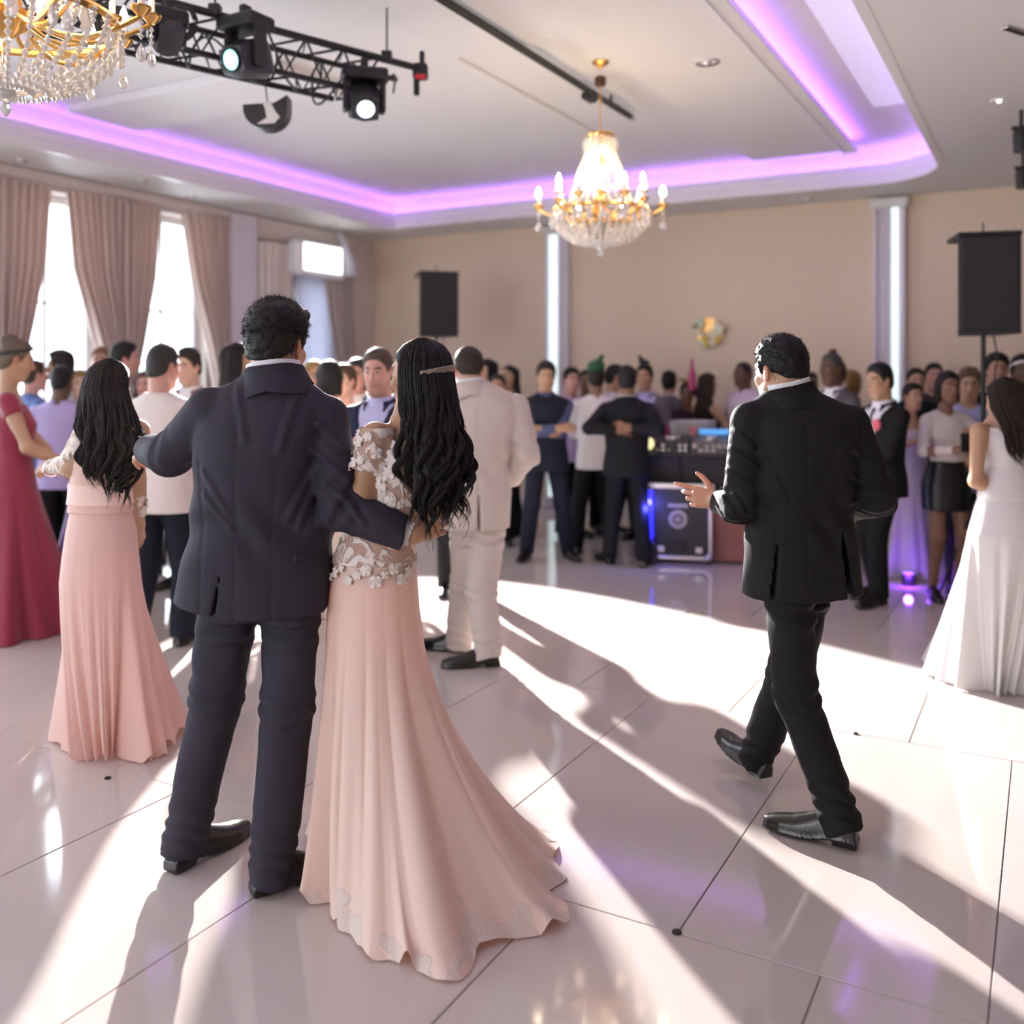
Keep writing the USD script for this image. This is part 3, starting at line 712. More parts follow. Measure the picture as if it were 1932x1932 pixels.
def place(name, lab, ctg, u, dy, rot=DJR):
    c, s = math.cos(math.radians(DJR)), math.sin(math.radians(DJR)); x, y = xx(u), dy
    return thing(name, lab, ctg, (DJ[0] + c * x - s * y, DJ[1] + .35 + s * x + c * y, zt), rot)


def deck(u, w, lab, mt):
    t = place('dj_mixer', lab, 'dj mixer', u, -.12)
    pts = [(-w, -.17, 0), (w, -.17, 0), (-w, .17, 0), (w, .17, 0), (-w, -.17, .10), (w, -.17, .10), (-w, .17, .14), (w, .17, .14)]
    obj('case', trimesh.convex.convex_hull(np.array(pts)), mt, t, smooth=False)
    r4 = np.random.default_rng(int(u))
    for k in range(12):
        x = -w + .03 + (2 * w - .06) * (k % 6) / 5; z = .03 + .04 * (k // 6)
        k_ = trimesh.creation.cylinder(.012, .02, sections=12, transform=trimesh.transformations.translation_matrix([x, -.178, z]) @ trimesh.transformations.rotation_matrix(PI / 2, [1, 0, 0]))
        obj('knob', k_, (m_alu, m_dark, M('knob_grey', (.45, .42, .42), .4))[int(r4.integers(3))], t)
    jog = lathe([(0, .03), (.06, .03), (.07, .02), (.07, 0)][::-1], 24); jog.apply_translation([-.0, 0, .115]); obj('jog_wheel', jog, m_alu, t)
    return t


deck(1285, .15, 'dark rack mixer with small knobs on the left of the booth', m_dark)
deck(1357, .16, 'grey rack mixer with light knobs on the right of the booth', M('deck_grey', (.16, .15, .16), .4))
t = place('laptop', 'flat screen glowing blue on top of the right mixer', 'screen', 1362, .05)
obj('base', box(-.14, .14, -.02, .18, .145, .16, .004), m_dark, t); obj('screen', box(-.13, .13, -.03, -.022, .15, .20, .003), M('blue_screen', (.1, .3, .6), .3, emit=(.10, .36, .85), estr=1.0), t)
obj('hinge', cyl((-.12, -.01, .16), (.12, -.01, .16), .008), m_dark, t)
t = place('desk_lamp', 'small yellow lamp glowing on the left end of the booth', 'lamp', 1238, -.2)
obj('shade', ball((0, 0, .075), .055, 2), M('yellow_glow', (.9, .85, .4), .4, emit=(1.0, .9, .42), estr=1.4), t); obj('base', lathe([(0, 0), (.04, 0), (.035, .02), (.01, .03), (0, .03)], 16), m_dark, t)
t = place('ice_bucket', 'silver grey oval tub standing on the back of the booth', 'tub', 1318, .28)
prof_ = [(0, .03), (.14, .03), (.19, .10), (.215, .24), (.21, .26), (.195, .25), (.17, .12), (.13, .06), (0, .06)]
mb = lathe(prof_, 32); mb.apply_scale([1, .6, 1]); obj('tub', mb, M('tub_grey', (.50, .52, .50), .35), t); obj('foot', lathe([(0, 0), (.10, 0), (.11, .03), (0, .035)], 24), m_dark, t)
rm = tube([(.21 * math.cos(a), .126 * math.sin(a), .255) for a in np.linspace(0, 2 * PI, 32, endpoint=False)], .008, 6, True); obj('rim', rm, m_alu, t)
for u, lab, col in ((1268, 'magenta cup on the booth between the two mixers', (.55, .05, .2)), (1322, 'pink cup on the booth beside the blue screen', (.75, .25, .3)), (1310, 'pale blue cup on the booth by the silver tub', (.35, .55, .7))):
    t = place('cup', lab, 'cup', u, -.02 if u != 1310 else .1); z = .145 if u != 1310 else .0
    obj('cup_body', lathe([(0, z), (.028, z), (.036, z + .075), (.033, z + .075), (.026, z + .006), (0, z + .006)], 18), M('cup_%d' % u, col, .4), t); obj('rim', tube([(.0345 * math.cos(a), .0345 * math.sin(a), z + .075) for a in np.linspace(0, 2 * PI, 16, endpoint=False)], .003, 5, True), M('cup_%d' % u, col), t)

# ---------------------------------------------------------------- figures: implicit surfaces turned into meshes
V3 = lambda *a: np.array(a, float)


def seg(P, a, b, ra, rb):
    a = np.asarray(a, float); ba = np.asarray(b, float) - a
    t = np.clip(((P - a) @ ba) / max(ba @ ba, 1e-12), 0, 1)
    return np.linalg.norm(P - a - t[:, None] * ba, axis=1) - (ra + (rb - ra) * t)


def ell(P, c, r, Rm=None):
    q = P - np.asarray(c, float)
    if Rm is not None: q = q @ Rm
    r = np.asarray(r, float)
    k0 = np.linalg.norm(q / r, axis=1); k1 = np.linalg.norm(q / (r * r), axis=1)
    return k0 * (k0 - 1) / np.maximum(k1, 1e-9)


def smin(a, b, k):
    h = np.maximum(k - np.abs(a - b), 0) / k
    return np.minimum(a, b) - h * h * k * .25


def smax(a, b, k):
    return -smin(-a, -b, k)


def loft(P, tab, yaw=0.0, n=2.3, grow=0.0):
    """tab rows: z, cx, cy, half width, half depth."""
    T = np.asarray(tab, float); z = P[:, 2]
    g = [np.interp(z, T[:, 0], T[:, k]) for k in (1, 2, 3, 4)]
    x, y = P[:, 0] - g[0], P[:, 1] - g[1]
    c, s = math.cos(yaw), math.sin(yaw)
    x, y = c * x + s * y, -s * x + c * y
    a, b = g[2] + grow, g[3] + grow
    k = (np.abs(x / a) ** n + np.abs(y / b) ** n) ** (1 / n)
    d = (k - 1) * np.minimum(a, b)
    return np.maximum(d, np.maximum(T[0, 0] - z, z - T[-1, 0]))


def snet(f, lo, hi, h, smooth=2):
    """Surface nets of f = 0, evaluated only near the surface."""
    lo = np.asarray(lo, float) - 2 * h; hi = np.asarray(hi, float) + 2 * h
    nb = np.maximum(np.ceil((hi - lo) / (4 * h)).astype(int), 1)
    cs = np.stack(np.meshgrid(*[np.arange(k + 1) for k in nb], indexing='ij'), -1)
    fc = f((lo + cs.reshape(-1, 3) * 4 * h)).reshape(cs.shape[:3])
    mn = np.full(nb, 1e9); sg = np.zeros(nb, int)
    for d in np.ndindex(2, 2, 2):
        c = fc[d[0]:d[0] + nb[0], d[1]:d[1] + nb[1], d[2]:d[2] + nb[2]]
        mn = np.minimum(mn, np.abs(c)); sg += (c < 0)
    flag = (mn < 4.4 * h) | ((sg > 0) & (sg < 8))
    n = nb * 4 + 1
    val = np.repeat(np.repeat(np.repeat(np.where(sg > 4, -1.0, 1.0), 4, 0), 4, 1), 4, 2)
    val = np.pad(val, ((0, 1),) * 3, mode='edge')
    fm = np.repeat(np.repeat(np.repeat(flag, 4, 0), 4, 1), 4, 2); fm = np.pad(fm, ((0, 1),) * 3)
    for ax_ in range(3):
        sh = np.zeros_like(fm); sl = [slice(None)] * 3; s2 = [slice(None)] * 3
        sl[ax_] = slice(1, None); s2[ax_] = slice(0, -1); sh[tuple(sl)] = fm[tuple(s2)]; fm |= sh
    idx = np.argwhere(fm)
    val[fm] = f(lo + idx * h)
    s = val < 0
    cnt = np.zeros(n - 1, np.uint8)
    for d in np.ndindex(2, 2, 2): cnt += s[d[0]:n[0] - 1 + d[0], d[1]:n[1] - 1 + d[1], d[2]:n[2] - 1 + d[2]]
    act = (cnt > 0) & (cnt < 8)
    cells = np.argwhere(act)
    ids = np.full(act.shape, -1, np.int64); ids[act] = np.arange(len(cells))
    acc = np.zeros((len(cells), 3)); num = np.zeros(len(cells))
    cv = {d: val[cells[:, 0] + d[0], cells[:, 1] + d[1], cells[:, 2] + d[2]] for d in np.ndindex(2, 2, 2)}
    for d in np.ndindex(2, 2, 2):
        for k in range(3):
            if d[k]: continue
            e = list(d); e[k] = 1; a, b = cv[d], cv[tuple(e)]
            m = (a < 0) != (b < 0)
            t = np.where(m, a / np.where(m, a - b, 1), 0)
            p = np.tile(np.array(d, float), (len(cells), 1)); p[:, k] += t
            acc += np.where(m[:, None], p, 0); num += m
    v = lo + (cells + acc / np.maximum(num, 1)[:, None]) * h
    F_ = []
    for k in range(3):
        i, j = (k + 1) % 3, (k + 2) % 3
        sl = [slice(0, n[0]), slice(0, n[1]), slice(0, n[2])]
        a = [slice(1, n[0] - 1), slice(1, n[1] - 1), slice(1, n[2] - 1)]; b = list(a)
        a[k] = slice(0, n[k] - 1); b[k] = slice(1, n[k])
        d0 = s[tuple(a)]; dif = d0 != s[tuple(b)]
        e = np.argwhere(dif); sign = d0[dif]
        off = np.array([1, 1, 1]); off[k] = 0
        e = e + off
        q = []
        for (di, dj) in ((-1, -1), (0, -1), (0, 0), (-1, 0)):
            c = e.copy(); c[:, i] += di; c[:, j] += dj
            q.append(ids[c[:, 0], c[:, 1], c[:, 2]])
        q = np.stack(q, 1)
        q = np.where(sign[:, None], q, q[:, ::-1])
        F_.append(q)
    Q = np.vstack(F_); Q = Q[(Q >= 0).all(1)]
    if smooth:
        E = np.vstack([Q[:, [0, 1]], Q[:, [1, 2]], Q[:, [2, 3]], Q[:, [3, 0]]]); E = np.vstack([E, E[:, ::-1]])
        deg = np.bincount(E[:, 0], minlength=len(v)).astype(float); deg[deg == 0] = 1
        for it in range(smooth):
            lam = .5 if it % 2 == 0 else -.48
            av = np.stack([np.bincount(E[:, 0], v[E[:, 1], k], len(v)) for k in range(3)], 1) / deg[:, None]
            v = v + lam * (av - v)
    return trimesh.Trimesh(v, np.vstack([Q[:, [0, 1, 2]], Q[:, [0, 2, 3]]]), process=False)


def unit(v):
    v = np.asarray(v, float); return v / max(np.linalg.norm(v), 1e-9)


def ik(S, T, l1, l2, hint):
    """Elbow (or knee) between S and T, bent towards hint; T is pulled in when out of reach."""
    S, T = np.asarray(S, float), np.asarray(T, float)
    d = T - S; L = np.linalg.norm(d); m = (l1 + l2) * .999
    if L > m: T = S + d / L * m; d = T - S; L = m
    a = (l1 * l1 - l2 * l2 + L * L) / (2 * L); h = math.sqrt(max(l1 * l1 - a * a, 0))
    u = d / L; hp = np.asarray(hint, float); hp = unit(hp - (hp @ u) * u)
    return S + u * a + hp * h, T


def hand_parts(w, d, n, side, curl=.35, s=1.0, spread=.0, curls=None, thumb=None):
    """Segments of a hand: w wrist, d pointing direction, n palm normal, side +1 right hand / -1 left hand."""
    d = unit(d); n = np.asarray(n, float); n = unit(n - (n @ d) * d)
    t = np.cross(d, n) if side > 0 else np.cross(n, d)          # towards the thumb
    segs, fingers = [], []
    base = [.020, .007, -.007, -.020]; mcp = [(.088, .031), (.092, .010), (.087, -.011), (.078, -.031)]
    lens = [(.043, .026, .021), (.047, .030, .022), (.043, .028, .021), (.033, .020, .018)]
    for k in range(4):
        a = w + (t * base[k] + d * .008) * s; m = w + (d * mcp[k][0] + t * mcp[k][1]) * s
        segs.append((a, m, .0155 * s, .0122 * s))
        c = (curls[k] if curls else curl); ang = c * 1.0; p = m; fs = []
        yaw = (1.5 - k) * (.05 + spread)
        for L, r0, r1, add in zip(lens[k], (.0103, .0092, .0082), (.0092, .0082, .0066), (0, c * 1.35, c * .85)):
            ang += add
            dirn = math.cos(ang) * (d * math.cos(yaw) + t * math.sin(yaw)) + math.sin(ang) * n
            q = p + dirn * L * s; fs.append((p, q, r0 * s, r1 * s)); p = q
        fingers.append(fs)
    b = w + (d * .026 + t * .022) * s
    th = thumb if thumb is not None else (.62, .62, .35)
    p = b; fs = []
    for i, (L, r0, r1) in enumerate(((.044, .0155, .0122), (.034, .0118, .0102), (.027, .0100, .0078))):
        dirn = unit(d * (th[0] + .25 * i) + t * (th[1] - .18 * i) + n * (th[2] + .12 * i * curl))
        q = p + dirn * L * s; fs.append((p, q, r0 * s, r1 * s)); p = q
    fingers.append(fs)
    return segs, fingers


def hand_f(hp, fore=None):
    segs, fingers = hp

    def f(P):
        v = None
        for a, b, r0, r1 in segs:
            q = seg(P, a, b, r0, r1); v = q if v is None else smin(v, q, .012)
        if fore is not None: v = smin(v, seg(P, *fore), .02)
        for fs in fingers:
            g = None
            for a, b, r0, r1 in fs:
                q = seg(P, a, b, r0, r1); g = q if g is None else smin(g, q, .003)
            v = smin(v, g, .004)
        return v
    return f


def hand_mesh(hp, fore, h):
    pts = np.array([x for a, b, *_ in hp[0] for x in (a, b)] + [x for fs in hp[1] for a, b, *_ in fs for x in (a, b)])
    lo, hi = pts.min(0) - .02, pts.max(0) + .02
    if fore is not None: lo = np.minimum(lo, np.minimum(fore[0], fore[1]) - fore[2] * 1.2); hi = np.maximum(hi, np.maximum(fore[0], fore[1]) + fore[2] * 1.2)
    return snet(hand_f(hp, fore), lo, hi, h)


def rot_head(yaw=0, pitch=0, roll=0):
    """Columns are the head's right, forward and up axes. yaw > 0 turns to the person's right, pitch > 0 nods down."""
    y, p, r = [math.radians(a) for a in (-yaw, -pitch, roll)]
    Rz = np.array([[math.cos(y), -math.sin(y), 0], [math.sin(y), math.cos(y), 0], [0, 0, 1]])
    Rx = np.array([[1, 0, 0], [0, math.cos(p), -math.sin(p)], [0, math.sin(p), math.cos(p)]])
    Ry = np.array([[math.cos(r), 0, math.sin(r)], [0, 1, 0], [-math.sin(r), 0, math.cos(r)]])
    return Rz @ Rx @ Ry


def skull(q, grow=0.0):
    f = ell(q, (0, -.012, .035), (.077 + grow, .098 + grow, .098 + grow))
    return f


def head_f(q, fem):
    j = .92 if fem else 1.0
    f = skull(q)
    f = smin(f, ell(q, (0, .022, -.035), (.060 * j, .072, .078)), .03)
    f = smin(f, seg(q, (-.018 * j, .056, -.096), (.018 * j, .056, -.096), .0185 * j, .0185 * j), .03)
    for s in (-1, 1):
        f = smin(f, seg(q, (s * .058 * j, .005, -.045), (s * .030 * j, .048, -.09), .014, .014), .03)
        f = smin(f, seg(q, (s * .045, .060, -.008), (s * .032, .076, -.014), .016, .014), .02)
        f = smin(f, seg(q, (s * .012, .088, .046), (s * .040, .075, .044), .0085, .0075), .016)
        f = smax(f, -ell(q, (s * .0315, .094, .022), (.017, .016, .0125)), .014)
        f = smin(f, ell(q, (s * .0315, .074, .021), (.0145, .0125, .0115)), .005)
        f = smin(f, ell(q, (s * .079, -.010, .008), (.0075, .019, .031), np.array([[math.cos(.35 * s), -math.sin(.35 * s), 0], [math.sin(.35 * s), math.cos(.35 * s), 0], [0, 0, 1]])), .006)
        f = smin(f, ell(q, (s * .013, .096, -.022), (.009, .010, .0085)), .008)
    f = smin(f, seg(q, (0, .084, .034), (0, .108, -.014), .0085, .0125), .010)
    f = smin(f, seg(q, (-.016, .084, -.0535), (.016, .084, -.0535), .0068, .0068), .006)
    f = smin(f, seg(q, (-.013, .083, -.0655), (.013, .083, -.0655), .0078, .0078), .006)
    f = smax(f, -seg(q, (-.020, .0965, -.0593), (.020, .0965, -.0593), .0035, .0035), .004)
    return f


HAIRLINE = ([-.13, -.085, -.045, -.020, -.005, .022, .035, .052, .070, .10], [-.072, -.068, -.045, .002, .012, -.002, .030, .072, .090, .100])


def hair_short_f(q, thick, top=0.0, quiff=0.0, rough=.003, seed=0, fq=55, nape=0.0):
    zmin = np.interp(q[:, 1], *HAIRLINE) + nape * np.clip((-.02 - q[:, 1]) / .025, 0, 1)
    zmin = zmin + .004 * np.sin(q[:, 0] * 150 + 2 * np.sin(q[:, 0] * 61)) * (q[:, 1] > .03)
    g = (thick + top * np.clip((q[:, 2] - .06) / .07, 0, 1)) * np.clip((q[:, 2] - zmin) / .035, .12, 1)
    f = ell(q, (0, -.012, .035), (.077, .098, .098)) - g
    f = smin(f, ell(q, (0, -.045, -.03), (.060, .055, .05)) - thick * .6, .03)
    if quiff: f = smin(f, seg(q, (-.03, .055, .115), (.035, .075, .118), .02 * quiff, .026 * quiff), .03)
    if rough: f = f + rough * (2 * meshkit.fbm(q * fq + seed, 2, seed) - 1)
    f = smax(f, (zmin - q[:, 2]) * .75, .008)
    for s in (-1, 1): f = smax(f, -ell(q, (s * .088, -.008, .006), (.022, .024, .036)), .006)
    return f


def tint_head(q, skin, fem, lip=None, beard=0, brow=(.03, .02, .015)):
    skin = np.asarray(skin, float); c = np.tile(skin, (len(q), 1))
    x, y, z = np.abs(q[:, 0]), q[:, 1], q[:, 2]
    front = np.clip((y - .045) / .03, 0, 1)

    def mix(w, col):
        nonlocal c
        w = np.clip(w, 0, 1)[:, None]; c = c * (1 - w) + np.asarray(col) * w
    mix(front * np.exp(-((x - .036) / .018) ** 2 - ((z + .012) / .02) ** 2) * .35, skin * np.array([1.08, .72, .68]))
    lipc = lip if lip is not None else skin * np.array([.85, .52, .50])
    mix(np.clip(1.6 - np.sqrt((x / .024) ** 2 + ((z + .0595) / .011) ** 2) * 1.4, 0, 1) * front, lipc)
    mix(np.clip(1.9 - np.sqrt(((x - .032) / .022) ** 2 + ((z - .0465 + (x - .03) ** 2 * 8) / .0065) ** 2) * 1.5, 0, 1) * front, brow)
    mix(np.clip(1.5 - np.sqrt(((x - .0315) / .0165) ** 2 + ((z - .022) / .0075) ** 2) * 1.3, 0, 1) * front, skin * .55)
    if beard:
        mix(beard * np.clip((-.028 - z) / .02, 0, 1) * np.clip((y + .01) / .03, 0, 1) * np.clip((z + .14) / .02, 0, 1), skin * .35)
    mix(np.clip((x - .074) / .006, 0, 1) * (np.abs(y + .01) < .03), skin * np.array([1.0, .80, .76]))
    return c


m_skin = Mtint('skin', .48, sss=.12, bump=.12, bscale=350)
m_eye = Mtint('eye', .12)
m_hair = {}


def hair_mat(col, rough=.5, scale=90):
    k = 'hair_%02x%02x%02x' % tuple(int(255 * min(1, c) ** .45) for c in col)
    if k not in mats:
        nodes = {'tc': ('texture_coordinate', {}), 'mp': ('mapping', {'scale': (1, 1, .25)}), 'n': ('noise_texture', {'scale': float(scale) * 3, 'detail': 3.0}), 'b': ('bump', {'strength': .7, 'distance': .004}),
                 'r': ('rgb_ramp', {'ramp': [(.3, tuple(np.array(col) * .6)), (.75, tuple(np.minimum(1, np.array(col) * 1.7)))]}), 'p': ('principled_bsdf', {'roughness': rough, 'specular_ior_level': .3})}
        mats[k] = usdkit.material(stage, '/World/Looks/' + k, nodes, [('tc.object', 'mp.vector'), ('mp.vector', 'n.vector'), ('n.fac', 'b.height'), ('n.fac', 'r.fac'), ('r.color', 'p.base_color'), ('b.normal', 'p.normal')], surface='p.BSDF')
    return mats[k]


def curves(name, strands, widths, mat_, parent):
    """strands: (n, k, 3) points."""
    b = UsdGeom.BasisCurves.Define(stage, numbered(str(parent.GetPath()) + '/' + name))
    n, k = strands.shape[:2]
    b.CreateTypeAttr('linear'); b.CreatePointsAttr(Vt.Vec3fArray.FromNumpy(strands.reshape(-1, 3).astype(np.float32)))
    b.CreateCurveVertexCountsAttr(Vt.IntArray.FromNumpy(np.full(n, k, np.int32)))
    b.CreateWidthsAttr(Vt.FloatArray.FromNumpy(np.broadcast_to(widths, (n, k)).astype(np.float32).ravel())); b.SetWidthsInterpolation('vertex')
    UsdShade.MaterialBindingAPI.Apply(b.GetPrim()).Bind(mat_)
    return b


def shoe_mesh(heel, d, s=1.0, h=.007, lift=0.0, fem=False):
    """A dress shoe: heel point on the floor under the ankle back, d the pointing direction; lift tilts the heel up (radians)."""
    d = unit([d[0], d[1], 0]); r = np.array([d[1], -d[0], 0]); up = np.array([0, 0, 1.0])
    Rm = np.stack([r, d, up], 1)
    c, sn = math.cos(lift), math.sin(lift)

    def f(P):
        q = (P - heel) @ Rm / s
        if lift:
            y0 = .20; y, z = q[:, 1] - y0, q[:, 2]
            q = np.stack([q[:, 0], c * y - sn * z + y0, sn * y + c * z], 1)
        x, y, z = q.T
        w = np.interp(y, [-.02, .03, .10, .18, .24, .29, .305], [.030, .036, .036, .045, .041, .027, .012])
        t_ = np.clip((.15 - y) / .09, 0, 1); zs = .009 + .016 * t_ * t_ * (3 - 2 * t_)
        hgt = np.interp(y, [-.02, .02, .08, .13, .20, .26, .30], [.088, .104, .108, .092, .068, .056, .042])
        hgt = hgt + .008 * t_; k = (np.abs(x / w) ** 2.4 + (np.maximum(z - .028, 0) / np.maximum(hgt - .028, .004)) ** 2) ** .5
        up_ = np.maximum((k - 1) * .028, np.maximum(-(y + .018), y - .302))
        up_ = np.maximum(up_, zs - z)
        sole = np.maximum(np.abs(x) - (w + .004), np.maximum(np.abs(z - zs) - .006, np.maximum(-.022 - y, y - .306)))
        hl = np.maximum(np.abs(x) - .034, np.maximum(np.abs(z - .013) - .013, np.maximum(-.022 - y, y - .062)))
        return np.minimum(np.minimum(smax(up_, -(y + .02), .01), sole), hl) * s * .9
    pts = np.array([heel + (r * a + d * b + up * z) * s for a in (-.06, .06) for b in (-.05, .33) for z in (-.02, .14 + (.18 if lift else 0))])
    return snet(f, pts.min(0), pts.max(0), h, 2)


def wrinkle(P, spots):
    w = 0
    for c, dirn, rad, amp, fr in spots:
        q = P - c; e = np.exp(-(q * q).sum(1) / (rad * rad))
        ph = q @ np.asarray(dirn, float) * fr + 2.2 * np.sin(q[:, 0] * 17 + q[:, 1] * 23 + fr) + 1.3 * np.sin(q[:, 2] * 31)
        w = w + amp * e * np.sin(ph)
    return w


def skirt_mesh(rows, folds, amp, hem=None, ncol=160, nrow=48, seed=0, hem_top=.62, zero=.006, crinkle=.0, yaw=0, power=1.7, zpow=1.0):
    """rows: (z, cx, cy, a, b) from the waist down to where the fall starts; hem(theta) -> outline points on the floor (x, y)."""
    r = np.random.default_rng(seed); T = np.asarray(rows, float)
    th = np.linspace(0, 2 * PI, ncol, endpoint=False)
    ph = r.uniform(0, 2 * PI, len(folds))
    fold = sum(a * (2 * np.abs(np.sin((n * th + .5 * np.sin(2 * th + p)) / 1 * .5 + p)) ** .85 - 1) if n % 2 == 0 else a * np.sin(n * th + p + .35 * np.sin(2 * th + p)) for (n, a), p in zip(folds, ph))
    fold2 = sum(a * np.sin(n * th + p + .9) for (n, a), p in zip(folds, ph))
    H = hem(th)
    zt, zb = T[0, 0], T[-1, 0]
    n1 = max(6, int(nrow * .4)); n2 = nrow - n1
    V = []
    for z in np.linspace(zt, zb, n1, endpoint=False):
        cx, cy, a, b = [np.interp(-z, -T[:, 0], T[:, k]) for k in (1, 2, 3, 4)]
        t = (zt - z) / max(zt, 1e-6)
        rr = 1 + amp * (fold + 1.1) * t ** 2 * .5 / max(a, .1)
        V.append(np.stack([cx + a * rr * np.cos(th), cy + b * rr * np.sin(th), np.full(ncol, z)], 1))
    cx, cy, a, b = T[-1, 1:]
    base = np.stack([cx + a * np.cos(th), cy + b * np.sin(th)], 1)
    nrm = np.stack([np.cos(th), np.sin(th)], 1)
    for k in range(n2 + 1):
        s = k / n2
        g = s ** power
        z = zb * (1 - s) ** zpow
        xy = base + (H - base) * g
        t = (zt - z) / zt
        A = amp * (t ** 2 * .5 + s ** 1.2)
        xy = xy + nrm * (A * ((fold + .5 * (1 - s)) * (1 - .5 * s) + fold2 * .5 * s))[:, None]
        zz_ = np.full(ncol, z) + zero + crinkle * s ** 4 * np.maximum(0, np.sin(7 * th + 3 * fold2 + seed)) * (1 + .6 * np.sin(13 * th))
        V.append(np.concatenate([xy, zz_[:, None]], 1))
    V = np.array(V); m = len(V)
    i, j = np.meshgrid(np.arange(m - 1), np.arange(ncol), indexing='ij'); j2 = (j + 1) % ncol
    q = np.stack([i * ncol + j, (i + 1) * ncol + j, (i + 1) * ncol + j2, i * ncol + j2], -1).reshape(-1, 4)
    return trimesh.Trimesh(V.reshape(-1, 3), np.vstack([q[:, [0, 1, 2]], q[:, [0, 2, 3]]]), process=False)


def hem_ellipse(cx, cy, a, b, yaw=0):
    c, s = math.cos(yaw), math.sin(yaw)
    return lambda th: np.stack([cx + a * np.cos(th) * c - b * np.sin(th) * s, cy + a * np.cos(th) * s + b * np.sin(th) * c], 1)


def hem_polygon(pts, cx, cy):
    """Outline given as points; looked up by the angle about (cx, cy)."""
    P = np.asarray(pts, float); a = np.arctan2(P[:, 1] - cy, P[:, 0] - cx) % (2 * PI); o = np.argsort(a)
    a, rr = a[o], np.hypot(P[o, 0] - cx, P[o, 1] - cy)
    aa = np.concatenate([a[-3:] - 2 * PI, a, a[:3] + 2 * PI]); r2 = np.concatenate([rr[-3:], rr, rr[:3]])
    from scipy.interpolate import PchipInterpolator
    pc = PchipInterpolator(aa, r2)
    return lambda th: np.stack([cx + pc(th) * np.cos(th), cy + pc(th) * np.sin(th)], 1)


def long_hair(parent, tab, az0, az1, zend, col, n=900, seed=0, wave=.012, wfreq=26, pts=26, curl_from=.0, back=None, w=.0022, res=.008, jitter=.03, clump=1):
    """Hair hanging as an envelope (rows z, cx, cy, a, b) over azimuths az0..az1 (radians, 0 = +x); zend(az) = tip height."""
    T = np.asarray(tab, float); r = np.random.default_rng(seed); ztop = T[:, 0].max()
    ev = lambda z, k: np.interp(z, T[:, 0], T[:, k])
    azm, half = (az0 + az1) / 2, (az1 - az0) / 2

    def f(P):
        q = P - np.stack([ev(P[:, 2], 1), ev(P[:, 2], 2), 0 * P[:, 2]], 1)
        az = np.arctan2(q[:, 1], q[:, 0]); da = (az - azm + PI) % (2 * PI) - PI
        a, b = ev(P[:, 2], 3), ev(P[:, 2], 4)
        rr = np.hypot(q[:, 0] / a, q[:, 1] / b); mm = np.minimum(a, b)
        ww = .14 * np.sin(14 * da + 3 * np.sin(P[:, 2] * 19 + 5 * da)) + .06 * np.sin(P[:, 2] * wfreq * 1.3 + 6 * da)
        d = (rr - .95 - .6 * ww * np.clip((ztop - P[:, 2]) * 4, 0, 1) * .6) * mm
        tp = np.clip((P[:, 2] - (ztop - .095)) / .075, 0, 1)
        side = (np.abs(da) - (half + (PI + .05 - half) * tp)) * np.hypot(q[:, 0], q[:, 1])
        d = np.maximum(d, side)
        ze = zend(azm + da)
        return np.maximum(np.maximum(d, (ze - P[:, 2]) * .7), P[:, 2] - ztop)
    lo = [(T[:, 1] - T[:, 3]).min() - .03, (T[:, 2] - T[:, 4]).min() - .03, zend(np.linspace(az0, az1, 40)).min() - .02]
    hi = [(T[:, 1] + T[:, 3]).max() + .03, (T[:, 2] + T[:, 4]).max() + .03, ztop + .01]
    hm = hair_mat(col)
    o = obj('hair', snet(f, lo, hi, res, 2), hm, parent, smooth=True)
    az = r.uniform(az0, az1, n); lay = r.uniform(.86, 1.06, n); ze = zend(az) + r.normal(0, jitter, n) - .01
    lock = np.floor(az * 11 + lay * 3).astype(int); lph = np.random.default_rng(seed + 1).uniform(0, 2 * PI, 400)[lock % 400]
    lam = np.random.default_rng(seed + 2).uniform(.6, 1.4, 400)[lock % 400]
    tt = np.linspace(0, 1, pts)
    z = (ztop - .001) + (ze[:, None] - ztop) * tt[None]
    hang = np.clip((ztop - .15 - z) / .25, 0, 1)
    phs = z * wfreq + lph[:, None]
    azz = az[:, None] + hang * lam[:, None] * wave / .11 * np.sin(phs) + r.normal(0, .01, (n, 1))
    rad = lay[:, None] + hang * lam[:, None] * wave / .13 * np.cos(phs) * (1 + hang)
    x = ev(z, 1) + ev(z, 3) * rad * np.cos(azz); y = ev(z, 2) + ev(z, 4) * rad * np.sin(azz)
    wd = w * (1.25 - .85 * tt ** 2)
    curves('hair_strands', np.stack([x, y, z], -1), wd[None], hm, o)
    return o

# ---------------------------------------------------------------- the figure builder
SKINS = {'light': (.62, .40, .30), 'tan': (.50, .30, .19), 'olive': (.46, .26, .15), 'brown': (.25, .13, .08), 'dark': (.13, .07, .045), 'rosy': (.60, .33, .26)}
JTAB = [(.80, 0, -.005, .205, .145), (.93, 0, -.005, .198, .143), (1.06, 0, 0, .178, .128), (1.20, 0, 0, .188, .130), (1.33, 0, -.003, .208, .135), (1.41, 0, -.010, .205, .120), (1.455, 0, -.018, .165, .095), (1.49, 0, -.022, .105, .078), (1.52, 0, -.022, .072, .068)]
FTAB = [(.80, 0, 0, .170, .135), (.90, 0, -.005, .182, .140), (.98, 0, 0, .165, .122), (1.08, 0, .005, .128, .100), (1.18, 0, .012, .140, .110), (1.27, 0, .018, .150, .125), (1.35, 0, .0, .150, .102), (1.41, 0, -.010, .130, .080), (1.455, 0, -.018, .075, .058)]
